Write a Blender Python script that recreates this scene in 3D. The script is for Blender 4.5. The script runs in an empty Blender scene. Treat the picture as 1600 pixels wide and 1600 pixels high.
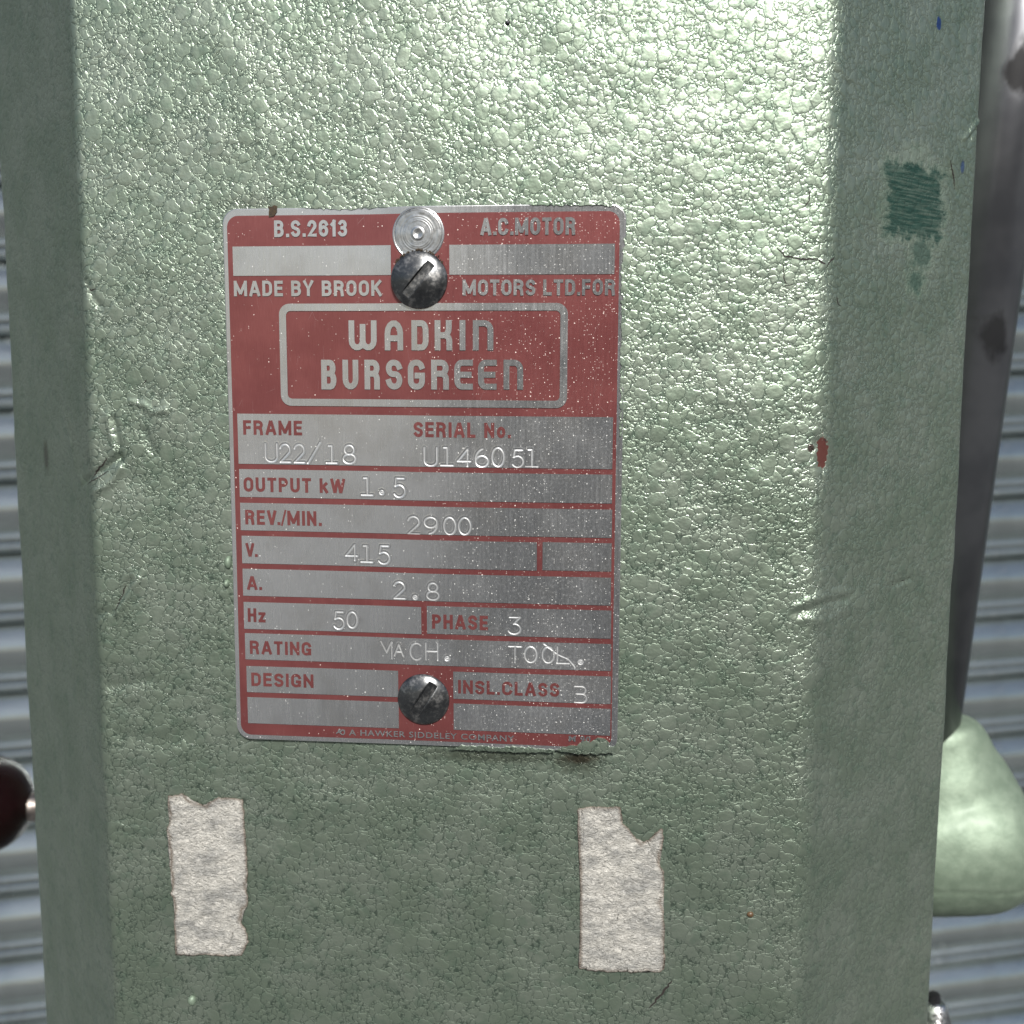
import bpy, bmesh, math, random
import numpy as np
from mathutils import Vector, Matrix, Quaternion

random.seed(7)
rng = np.random.default_rng(7)
S = bpy.context.scene
COL = S.collection
mm = 0.001
R_ = math.radians

# ------------------------------------------------------------------ camera
F_PX = 1733.0
CAM = np.array([0.0388815, -0.2119527, 0.0226739])
# rows: camera right, camera down, camera forward, in world axes (x right, y into the machine, z up)
RM = np.array([[0.99484821, -0.00428357, 0.1012852],
               [0.01733896, 0.99157453, -0.12837174],
               [-0.09988193, 0.12946658, 0.98654042]])
M = RM @ np.array([[1, 0, 0], [0, 0, -1.0], [0, 1, 0]])
cd = bpy.data.cameras.new('camera')
cam = bpy.data.objects.new('camera', cd)
COL.objects.link(cam)
mw = Matrix.Identity(4)
for i in range(3):
    mw[i][0] = M[0][i]; mw[i][1] = -M[1][i]; mw[i][2] = -M[2][i]; mw[i][3] = CAM[i]
cam.matrix_world = mw
cd.sensor_width = 36.0
cd.lens = 36.0 * F_PX / 1600.0
cd.clip_start = 0.01
cd.clip_end = 500.0
cd.dof.use_dof = True
cd.dof.focus_distance = 0.217
cd.dof.aperture_fstop = 22.0
S.camera = cam
S.cycles.max_bounces = 6

# ------------------------------------------------------------------ sky and sun
SUN_EL, SUN_AZ = R_(37), R_(-15)          # azimuth measured from -Y (towards the viewer) to +X
sd = Vector((math.sin(-SUN_AZ) * math.cos(SUN_EL), -math.cos(SUN_AZ) * math.cos(SUN_EL), math.sin(SUN_EL)))
W = bpy.data.worlds.new('World'); S.world = W
W.use_nodes = True
wt = W.node_tree
bg = wt.nodes['Background']
sky = wt.nodes.new('ShaderNodeTexSky')
sky.sky_type = 'NISHITA'
sky.sun_disc = False
sky.sun_elevation = SUN_EL
sky.sun_rotation = math.atan2(sd.x, sd.y)
sky.air_density = 1.0
sky.dust_density = 2.0
sky.ozone_density = 1.0
wt.links.new(sky.outputs[0], bg.inputs[0])
bg.inputs[1].default_value = 0.056
sl = bpy.data.lights.new('sun', 'SUN')
sl.energy = 4.6
sl.angle = R_(12)
sl.color = (1.0, 0.975, 0.94)
so = bpy.data.objects.new('sun', sl)
COL.objects.link(so)
so.rotation_euler = sd.to_track_quat('Z', 'Y').to_euler()
S.view_settings.view_transform = 'Standard'
S.view_settings.look = 'None'
S.view_settings.gamma = 1.0
S.view_settings.exposure = 0.30


# ------------------------------------------------------------------ helpers
def ray(px, py):
    return M.T @ np.array([(px - 800) / F_PX, (py - 800) / F_PX, 1.0])


def at(px, py, Y=0.0):
    """photograph pixel -> world point on the plane y = Y (real units)."""
    d = ray(px, py)
    k = (Y - CAM[1]) / d[1]
    return CAM + k * d


def link(o, parent=None):
    COL.objects.link(o)
    if parent is not None:
        o.parent = parent
    return o


def mesh_obj(name, v, f, mat, parent=None, smooth=True, uv=None):
    me = bpy.data.meshes.new(name)
    if isinstance(f, np.ndarray):
        nv, nf, k = len(v), len(f), f.shape[1]
        me.vertices.add(nv); me.vertices.foreach_set('co', np.asarray(v, np.float32).ravel())
        me.loops.add(nf * k); me.loops.foreach_set('vertex_index', f.astype(np.int32).ravel())
        me.polygons.add(nf)
        me.polygons.foreach_set('loop_start', np.arange(0, nf * k, k, dtype=np.int32))
        me.polygons.foreach_set('loop_total', np.full(nf, k, dtype=np.int32))
        me.update(calc_edges=True)
        if uv is not None:
            l = me.uv_layers.new(name='UVMap')
            l.data.foreach_set('uv', np.asarray(uv, np.float32)[f.ravel()].ravel())
    else:
        me.from_pydata([tuple(p) for p in v], [], f)
        me.update()
    me.polygons.foreach_set('use_smooth', np.full(len(me.polygons), smooth))
    me.materials.append(mat)
    me.validate()
    o = bpy.data.objects.new(name, me)
    return link(o, parent)


def bm_obj(name, bm, mat, parent=None, smooth=True):
    me = bpy.data.meshes.new(name)
    bm.normal_update()
    bm.to_mesh(me); bm.free()
    me.polygons.foreach_set('use_smooth', np.full(len(me.polygons), smooth))
    me.materials.append(mat)
    return link(bpy.data.objects.new(name, me), parent)


def tag(o, label, cat, group=None):
    o['label'] = label; o['category'] = cat
    if group: o['group'] = group
    return o


def thing(name, label, cat, loc=(0, 0, 0), group=None):
    o = bpy.data.objects.new(name, None)
    o.location = loc
    o.empty_display_size = 0.02
    link(o)
    return tag(o, label, cat, group)


def grid_faces(nr, nc):
    a = (np.arange(nr - 1)[:, None] * nc + np.arange(nc - 1)[None, :]).ravel()
    return np.stack([a, a + 1, a + nc + 1, a + nc], 1)


def vnoise(x, y, seed=0):
    """smooth value noise on numpy arrays, range about -1..1."""
    xi = np.floor(x).astype(np.int64); yi = np.floor(y).astype(np.int64)
    fx = x - xi; fy = y - yi
    fx = fx * fx * (3 - 2 * fx); fy = fy * fy * (3 - 2 * fy)

    def h(a, b):
        n = (a * 374761393 + b * 668265263 + seed * 144665) & 0xffffffff
        n = ((n ^ (n >> 13)) * 1274126177) & 0xffffffff
        return ((n ^ (n >> 16)) & 0xffff) / 32767.5 - 1
    return ((h(xi, yi) * (1 - fx) + h(xi + 1, yi) * fx) * (1 - fy)
            + (h(xi, yi + 1) * (1 - fx) + h(xi + 1, yi + 1) * fx) * fy)


def seg_dist(U, V, a, b):
    ax, ay = a; bx, by = b
    dx, dy = bx - ax, by - ay
    L = dx * dx + dy * dy + 1e-18
    t = np.clip(((U - ax) * dx + (V - ay) * dy) / L, 0, 1)
    return np.hypot(U - ax - t * dx, V - ay - t * dy)


# ------------------------------------------------------------------ node helper
class N:
    def __init__(self, name):
        self.m = bpy.data.materials.new(name)
        self.m.use_nodes = True
        self.t = self.m.node_tree
        self.b = self.t.nodes['Principled BSDF']

    def node(self, typ, **kw):
        n = self.t.nodes.new(typ)
        for k, v in kw.items():
            setattr(n, k, v)
        return n

    def put(self, sock, val):
        if val is None:
            return
        if hasattr(val, 'is_linked'):
            self.t.links.new(val, sock)
        else:
            sock.default_value = val

    def math(self, op, a, b=None, c=None, clamp=False):
        n = self.node('ShaderNodeMath', operation=op, use_clamp=clamp)
        self.put(n.inputs[0], a); self.put(n.inputs[1], b)
        if c is not None: self.put(n.inputs[2], c)
        return n.outputs[0]

    def ramp(self, v, lo, hi, a=0.0, b=1.0, smooth=True):
        n = self.node('ShaderNodeMapRange', interpolation_type='SMOOTHSTEP' if smooth else 'LINEAR')
        self.put(n.inputs[0], v)
        n.inputs[1].default_value = lo; n.inputs[2].default_value = hi
        n.inputs[3].default_value = a; n.inputs[4].default_value = b
        return n.outputs[0]

    def mix(self, f, a, b):
        n = self.node('ShaderNodeMix', data_type='RGBA')
        self.put(n.inputs[0], f)
        self.put(n.inputs[6], a if hasattr(a, 'is_linked') else (*a, 1))
        self.put(n.inputs[7], b if hasattr(b, 'is_linked') else (*b, 1))
        return n.outputs[2]

    def vmath(self, op, a, b=None, scale=None):
        n = self.node('ShaderNodeVectorMath', operation=op)
        self.put(n.inputs[0], a)
        if b is not None: self.put(n.inputs[1], b)
        if scale is not None: self.put(n.inputs[3], scale)
        return n.outputs[0] if op not in ('LENGTH', 'DISTANCE', 'DOT_PRODUCT') else n.outputs[1]

    def coord(self, kind='Object'):
        return self.node('ShaderNodeTexCoord').outputs[kind]

    def mapping(self, v, scale=(1, 1, 1), loc=(0, 0, 0), rot=(0, 0, 0)):
        n = self.node('ShaderNodeMapping')
        self.put(n.inputs[0], v)
        n.inputs[1].default_value = loc; n.inputs[2].default_value = rot; n.inputs[3].default_value = scale
        return n.outputs[0]

    def noise(self, v, scale, detail=2.0, rough=0.5, dim='3D', out=0):
        n = self.node('ShaderNodeTexNoise', noise_dimensions=dim)
        self.put(n.inputs['Vector'], v)
        n.inputs['Scale'].default_value = scale
        n.inputs['Detail'].default_value = detail
        n.inputs['Roughness'].default_value = rough
        return n.outputs[out]

    def voro(self, v, scale, feature='F1', dim='2D', rand=1.0, out=0):
        n = self.node('ShaderNodeTexVoronoi', feature=feature, voronoi_dimensions=dim)
        self.put(n.inputs['Vector'], v)
        n.inputs['Scale'].default_value = scale
        n.inputs['Randomness'].default_value = rand
        return n.outputs[out]

    def bump(self, h, strength, dist, normal=None):
        n = self.node('ShaderNodeBump')
        n.inputs['Strength'].default_value = strength
        n.inputs['Distance'].default_value = dist
        self.put(n.inputs['Height'], h)
        if normal is not None: self.put(n.inputs['Normal'], normal)
        return n.outputs[0]

    def set(self, **kw):
        for k, v in kw.items():
            s = self.b.inputs[k.replace('_', ' ')]
            if isinstance(v, tuple) and len(v) == 3 and s.type == 'RGBA':
                v = (*v, 1)
            self.put(s, v)
        return self.m


def simple(name, col, rough=0.5, metal=0.0, noise_amt=0.15, nscale=600.0, bump=0.0, **kw):
    n = N(name)
    c = n.coord()
    nz = n.noise(c, nscale, 4.0, 0.6)
    k = n.ramp(nz, 0.3, 0.7)
    dark = tuple(x * (1 - noise_amt) for x in col); lite = tuple(min(1, x * (1 + noise_amt)) for x in col)
    n.set(Base_Color=n.mix(k, dark, lite), Roughness=n.ramp(nz, 0.3, 0.7, rough * 0.85, min(1, rough * 1.15)), Metallic=metal, **kw)
    if bump:
        n.set(Normal=n.bump(nz, bump, 0.001))
    return n.m


# ------------------------------------------------------------------ cast column: section of the casting
TH = R_(45)
XL, XR = -67.4 * mm, 76.0 * mm
WL, WR = 54.0 * mm, 50.6 * mm


def section():
    """polyline of the casting's outline seen from above, corners rounded; returns x, y, arclength, normals"""
    c, s = math.cos(TH), math.sin(TH)
    P = [np.array([XL - WL * c, WL * s + 0.16]), np.array([XL - WL * c, WL * s]), np.array([XL, 0.0]),
         np.array([XR, 0.0]), np.array([XR + WR * c, WR * s]), np.array([XR + WR * c, WR * s + 0.16])]
    rad = [0, 5 * mm, 2.6 * mm, 6.0 * mm, 4 * mm, 0]
    out = [P[0]]
    for i in range(1, 5):
        p, a, b = P[i], P[i - 1], P[i + 1]
        ua = (a - p) / np.linalg.norm(a - p); ub = (b - p) / np.linalg.norm(b - p)
        ang = math.acos(np.clip(ua @ ub, -1, 1))
        t = rad[i] / math.tan(ang / 2)
        cen = p + (ua + ub) / np.linalg.norm(ua + ub) * rad[i] / math.sin(ang / 2)
        a0 = p + ua * t - cen; b0 = p + ub * t - cen
        t0 = math.atan2(a0[1], a0[0]); dt = math.atan2(b0[1], b0[0]) - t0
        dt = (dt + math.pi) % (2 * math.pi) - math.pi
        for k in range(13):
            out.append(cen + rad[i] * np.array([math.cos(t0 + dt * k / 12), math.sin(t0 + dt * k / 12)]))
    out.append(P[5])
    P = np.array(out)
    d = np.r_[0, np.cumsum(np.hypot(*np.diff(P, axis=0).T))]
    return P, d


SEC, SARC = section()
U0 = np.interp(0.0, [SEC[26, 0], SEC[27, 0]], [SARC[26], SARC[27]])   # placeholder, fixed below
_i = np.where(np.abs(SEC[:, 1]) < 1e-9)[0]
U0 = SARC[_i[0]] - SEC[_i[0], 0]                                          # u = x on the front face


def sec_at(u):
    s = np.asarray(u) + U0
    x = np.interp(s, SARC, SEC[:, 0]); y = np.interp(s, SARC, SEC[:, 1])
    e = 0.6 * mm
    dx = np.interp(s + e, SARC, SEC[:, 0]) - np.interp(s - e, SARC, SEC[:, 0])
    dy = np.interp(s + e, SARC, SEC[:, 1]) - np.interp(s - e, SARC, SEC[:, 1])
    L = np.hypot(dx, dy)
    return x, y, dy / L, -dx / L          # normal pointing out


def px_uv(px, py):
    """photograph pixel -> (u, v) on the unfolded casting"""
    d = ray(px, py)
    best = None
    for i in range(len(SEC) - 1):
        a, b = SEC[i], SEC[i + 1]
        e = b - a
        A = np.array([[d[0], -e[0]], [d[1], -e[1]]])
        if abs(np.linalg.det(A)) < 1e-14: continue
        k, t = np.linalg.solve(A, a - CAM[:2])
        if k > 0 and -1e-6 <= t <= 1 + 1e-6 and (best is None or k < best[0]):
            best = (k, SARC[i] + t * (SARC[i + 1] - SARC[i]) - U0)
    if best is None:
        return px_uv(px + (3 if px < 800 else -3), py)      # just off the silhouette: step inwards
    return np.array([best[1], (CAM + best[0] * d)[2]])


# dents, folds and ridges of the paint and casting: (pixel polyline, half width mm, height mm)
FEAT = [
    ([(128, 756), (160, 735), (186, 714)], 0.55, -0.55),
    ([(150, 768), (176, 752), (190, 726)], 0.6, 0.35),
    ([(176, 655), (184, 690), (188, 722)], 0.6, -0.45),
    ([(169, 650), (178, 690), (180, 712)], 0.7, 0.25),
    ([(103, 650), (118, 735), (130, 757)], 0.5, 0.2),
    ([(175, 958), (192, 930), (206, 904)], 0.4, -0.35),
    ([(182, 958), (202, 930), (216, 905)], 0.9, 0.25),
    ([(150, 962), (166, 954)], 0.6, -0.3),
    ([(1240, 948), (1275, 936), (1330, 926)], 0.9, 0.26),
    ([(1246, 958), (1290, 944), (1335, 934)], 0.7, -0.26),
    ([(1255, 968), (1300, 968), (1330, 948)], 0.9, 0.22),
    ([(1400, 915), (1428, 905)], 0.4, -0.3),
    ([(1486, 250), (1500, 300)], 0.5, -0.3),
    ([(1512, 215), (1533, 188)], 0.5, 0.5),
    ([(1518, 218), (1533, 200)], 0.5, -0.4),
    ([(1304, 105), (1322, 122), (1338, 138)], 0.4, -0.25),
    ([(135, 440), (142, 460), (158, 480)], 0.4, -0.3),
    ([(203, 628), (225, 633), (240, 645), (262, 640)], 0.35, 0.3),
    ([(225, 675), (242, 712)], 0.8, -0.2),
    ([(1275, 735), (1278, 800), (1274, 870), (1276, 900)], 0.35, 0.12),
    ([(1480, 400), (1488, 480), (1490, 560)], 0.35, -0.14),
    ([(185, 1290), (215, 1295)], 0.5, 0.1),
    ([(172, 1072), (235, 1062)], 1.2, -0.2),
    ([(190, 1150), (250, 1160), (290, 1150)], 2.2, -0.25),
    ([(1279, 690), (1287, 708), (1290, 728)], 1.1, -0.3),
]
FEAT_UV = [([px_uv(*p) for p in poly], w * mm, h * mm) for poly, w, h in FEAT]
PLATE_W, PLATE_H = 77.02 * mm, 105.0 * mm


def relief(U, V):
    """height of the cast, painted surface over the plain section, metres"""
    h = 0.16 * mm * vnoise(U / 0.017, V / 0.014, 1) + 0.10 * mm * vnoise(U / 0.0065 + 9, V / 0.006, 2)
    h = h + 0.035 * mm * vnoise(U / 0.0028, V / 0.0028, 3)
    # the seat of the plate is fairly flat
    dx = np.maximum(np.abs(U) - PLATE_W / 2, 0); dz = np.maximum(np.abs(V) - PLATE_H / 2, 0)
    k = np.clip(np.hypot(dx, dz) / 0.012, 0, 1)
    h = h * (0.25 + 0.75 * k) - 0.1 * mm * (1 - k)
    h = h - 2.6 * np.clip(U - 0.060, 0, 0.016) ** 2                    # the front falls away a little towards its right edge
    for poly, w, hh in FEAT_UV:
        us = [p[0] for p in poly]; vs = [p[1] for p in poly]
        m_ = (U > min(us) - 4 * w) & (U < max(us) + 4 * w) & (V > min(vs) - 4 * w) & (V < max(vs) + 4 * w)
        if not m_.any(): continue
        d = np.full(m_.sum(), 1.0)
        for a, b in zip(poly[:-1], poly[1:]):
            d = np.minimum(d, seg_dist(U[m_], V[m_], a, b))
        h[m_] += hh * np.exp(-(d / w) ** 2)
    return h


def surf(u, v, lift=0.0):
    """world points of the unfolded coordinates, lifted off the paint"""
    u = np.asarray(u, float); v = np.asarray(v, float)
    x, y, nx, ny = sec_at(u)
    h = relief(u.ravel(), v.ravel()).reshape(u.shape) + lift
    return np.stack([x + nx * h, y + ny * h, v], -1)


# ------------------------------------------------------------------ materials
def mat_hammer():
    n = N('hammer_finish_green_paint')
    uv = n.coord('UV')                                  # metres on the unfolded casting
    p = n.vmath('SCALE', uv, scale=1000.0)             # millimetres
    wob = n.node('ShaderNodeTexNoise', noise_dimensions='2D')
    n.put(wob.inputs['Vector'], p); wob.inputs['Scale'].default_value = 0.55; wob.inputs['Detail'].default_value = 2.0
    w = n.vmath('SCALE', n.vmath('SUBTRACT', wob.outputs[1], (0.5, 0.5, 0.5)), scale=1.5)
    q = n.vmath('ADD', p, w)
    big = n.noise(p, 0.07, 3.0, 0.55, '2D')             # broad patches
    mid = n.noise(p, 0.28, 2.0, 0.5, '2D')
    fine = n.noise(p, 5.0, 3.0, 0.65, '2D')
    w2 = n.node('ShaderNodeTexNoise', noise_dimensions='2D')
    n.put(w2.inputs['Vector'], p); w2.inputs['Scale'].default_value = 1.5; w2.inputs['Detail'].default_value = 1.0
    q = n.vmath('ADD', q, n.vmath('SCALE', n.vmath('SUBTRACT', w2.outputs[1], (0.5, 0.5, 0.5)), scale=0.30))
    # blisters of several sizes: the larger ones lie over the smaller ones that fill the gaps
    dome = line = f1 = None
    for sc, lo, hi, ofs in ((1.75, 0.30, 0.75, 31.0), (0.92, 0.25, 0.72, 17.0), (0.56, 0.26, 0.70, 7.0), (0.33, -0.16, 0.64, 3.0)):
        qq = n.vmath('ADD', q, (ofs, ofs * 1.7, 0.0))
        vd = n.node('ShaderNodeTexVoronoi', feature='F1', voronoi_dimensions='2D')
        n.put(vd.inputs['Vector'], qq); vd.inputs['Scale'].default_value = sc
        sep = n.node('ShaderNodeSeparateColor'); n.put(sep.inputs[0], vd.outputs[1])
        r = n.math('MAXIMUM', n.math('ADD', lo, n.math('MULTIPLY', sep.outputs[0], hi - lo)), 0.01)
        ed = n.voro(qq, sc, 'DISTANCE_TO_EDGE')
        t = n.math('SMOOTH_MIN', n.math('SUBTRACT', r, vd.outputs[0]), ed, 0.16)      # distance to the blister's rim, in cells
        tm = n.math('DIVIDE', t, sc)                                        # millimetres
        inside = n.ramp(tm, -0.012, 0.012)
        rim = n.ramp(tm, 0.01, 0.10, 1, 0)
        dm = n.math('ADD', n.math('MULTIPLY', n.ramp(tm, -0.02, 0.20), 0.62), n.math('MULTIPLY', n.math('POWER', n.ramp(tm, 0.0, 0.75, smooth=False), 0.7), 0.55))
        if dome is None:
            dome, line, f1 = dm, n.math('MULTIPLY', rim, 0.75), vd.outputs[0]
        else:
            mf = n.node('ShaderNodeMix', data_type='FLOAT'); n.put(mf.inputs[0], inside); n.put(mf.inputs[2], dome); n.put(mf.inputs[3], dm); dome = mf.outputs[0]
            mf = n.node('ShaderNodeMix', data_type='FLOAT'); n.put(mf.inputs[0], inside); n.put(mf.inputs[2], line); n.put(mf.inputs[3], rim); line = mf.outputs[0]
            if sc == 0.72: f1 = vd.outputs[0]
    brk = n.ramp(n.noise(p, 0.9, 2.0, 0.5, '2D'), 0.25, 0.6, 0.35, 1.0)
    line = n.math('MULTIPLY', line, brk)
    pit1 = n.ramp(f1, 0.0, 0.13, 1, 0)
    # colour of the paint: pale metallic green, darker where the resin pools between the blisters
    base = n.mix(n.ramp(big, 0.35, 0.65), (0.262, 0.322, 0.246), (0.318, 0.371, 0.298))
    base = n.mix(n.math('MULTIPLY', n.ramp(fine, 0.42, 0.75), 0.35), base, (0.16, 0.25, 0.175))
    base = n.mix(n.math('MULTIPLY', pit1, 0.22), base, (0.10, 0.165, 0.115))
    base = n.mix(n.math('MULTIPLY', n.ramp(mid, 0.53, 0.70), 0.30), base, (0.12, 0.205, 0.14))
    su = n.node('ShaderNodeSeparateXYZ'); n.put(su.inputs[0], p)
    face = n.math('MULTIPLY', n.ramp(su.outputs[0], -72.0, -66.0), n.ramp(su.outputs[0], 66.0, 86.0, 1, 0))   # front mask: outlines darker there, blister shading put into the colour
    base = n.mix(n.math('MULTIPLY', line, n.math('ADD', 0.26, n.math('MULTIPLY', face, 0.54))), base, (0.03, 0.06, 0.045))

    def blob(px, py, rx, ry, soft=0.25, rough=0.45, nsc=0.7, rot=0.0):
        c = px_uv(px, py) * 1000
        v = n.vmath('SUBTRACT', p, (float(c[0]), float(c[1]), 0))
        if rot: v = n.mapping(v, rot=(0, 0, rot))
        v = n.vmath('DIVIDE', v, (rx, ry, 1.0))
        L = n.vmath('LENGTH', v)
        L = n.math('ADD', L, n.math('MULTIPLY', n.math('SUBTRACT', n.noise(p, nsc, 3.0, 0.6, '2D'), 0.5), rough))
        return n.ramp(L, 1 - soft, 1 + soft, 1, 0)

    # darker green touch-up brushed on the right chamfer
    c = px_uv(1434, 315) * 1000
    v = n.vmath('SUBTRACT', p, (float(c[0]), float(c[1]), 0))
    sx = n.node('ShaderNodeSeparateXYZ'); n.put(sx.inputs[0], v)
    wig = n.math('MULTIPLY', n.math('SUBTRACT', n.noise(n.mapping(p, (0.12, 0.27, 1)), 1.0, 6.0, 0.75, '2D'), 0.5), 13.0)
    ax = n.math('ABSOLUTE', n.math('ADD', sx.outputs[0], wig))
    ay = n.math('ABSOLUTE', n.math('ADD', sx.outputs[1], n.math('MULTIPLY', n.math('SUBTRACT', n.noise(p, 0.35, 4.0, 0.65, '2D'), 0.5), 7.0)))
    smear = n.math('MULTIPLY', n.ramp(ax, 8.6, 13.6, 1, 0), n.ramp(ay, 6.0, 9.2, 1, 0))
    streak = n.ramp(n.noise(n.mapping(p, (0.10, 1.9, 1)), 1.0, 4.0, 0.65, '2D'), 0.30, 0.62, 0.82, 1.0)
    smear = n.math('MULTIPLY', smear, streak)
    s2 = n.math('MULTIPLY', blob(1445, 398, 4.5, 3.5, 0.5, 1.3, 0.5), 0.85)
    s3 = n.math('MULTIPLY', blob(1436, 440, 3.5, 2.6, 0.5, 1.8, 0.6), 0.85)
    s4 = n.math('MULTIPLY', blob(1440, 238, 4.5, 2.0, 0.5, 1.3, 0.5), 0.4)
    sm = n.math('MAXIMUM', n.math('MAXIMUM', smear, s4), n.math('MAXIMUM', s2, s3))
    base = n.mix(n.math('MULTIPLY', sm, 0.97), base, (0.010, 0.036, 0.030))
    # chip down to red primer, blue specks, brown rubbed marks
    chip = blob(1289, 708, 1.5, 2.9, 0.07, 1.5, 0.85)
    base = n.mix(n.math('MULTIPLY', chip, 0.96), base, (0.075, 0.020, 0.018))
    chip2 = blob(1268, 700, 0.7, 0.8, 0.2, 0.8, 0.9)
    base = n.mix(n.math('MULTIPLY', chip2, 0.85), base, (0.05, 0.02, 0.018))
    b1 = blob(1471, 36, 0.85, 1.25, 0.2, 0.9, 1.6)
    b2 = blob(1509, 260, 0.7, 1.3, 0.3, 0.4, 1.0)
    base = n.mix(n.math('MULTIPLY', n.math('MAXIMUM', b1, n.math('MULTIPLY', b2, 0.7)), 0.95), base, (0.012, 0.055, 0.24))
    rust = n.math('MAXIMUM', blob(72, 712, 1.6, 3.0, 0.6, 0.8), n.math('MULTIPLY', blob(905, 1185, 3.2, 0.9, 0.6, 1.2), 1.4))
    base = n.mix(n.math('MULTIPLY', rust, 0.6), base, (0.05, 0.028, 0.016))
    grime = n.math('MAXIMUM', blob(770, 1182, 14.0, 1.2, 0.7, 1.0), blob(900, 1190, 5.0, 2.2, 0.6, 1.3))
    grime = n.math('MAXIMUM', grime, n.math('MULTIPLY', blob(395, 318, 6.0, 1.8, 0.7, 1.0), 0.6))
    base = n.mix(n.math('MULTIPLY', grime, 0.55), base, (0.05, 0.048, 0.03))
    # relief
    h = n.math('ADD', n.math('MULTIPLY', dome, 1.0), n.math('MULTIPLY', fine, 0.10))
    h = n.math('SUBTRACT', h, n.math('MULTIPLY', pit1, 0.10))
    h = n.math('ADD', h, n.math('MULTIPLY', n.noise(p, 0.55, 2.0, 0.5, '2D'), 1.6))
    amp = n.math('MULTIPLY', n.math('SUBTRACT', 1.0, n.math('MULTIPLY', chip, 0.9)), n.math('SUBTRACT', 2.3, n.math('MULTIPLY', face, 1.3)))
    nor = n.bump(n.math('MULTIPLY', h, amp), 0.33, 0.00016)
    n.set(Coat_Normal=n.bump(n.math('MULTIPLY', h, amp), 0.42, 0.00016))
    met = n.math('MULTIPLY', n.math('SUBTRACT', 1.0, n.math('MAXIMUM', sm, chip, clamp=True)), 0.82)
    ro = n.math('ADD', n.math('ADD', 0.36, n.math('MULTIPLY', fine, 0.14)), n.math('MULTIPLY', sm, 0.2))
    n.set(Base_Color=base, Metallic=met, Roughness=ro, Normal=nor, Coat_Weight=n.math('MULTIPLY', n.math('SUBTRACT', 1.0, n.math('MAXIMUM', sm, chip)), 0.58), Specular_IOR_Level=n.math('SUBTRACT', 0.5, n.math('MULTIPLY', n.math('MAXIMUM', sm, chip), 0.42)), Coat_Roughness=0.18, Coat_IOR=1.6)
    return n.m


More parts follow.
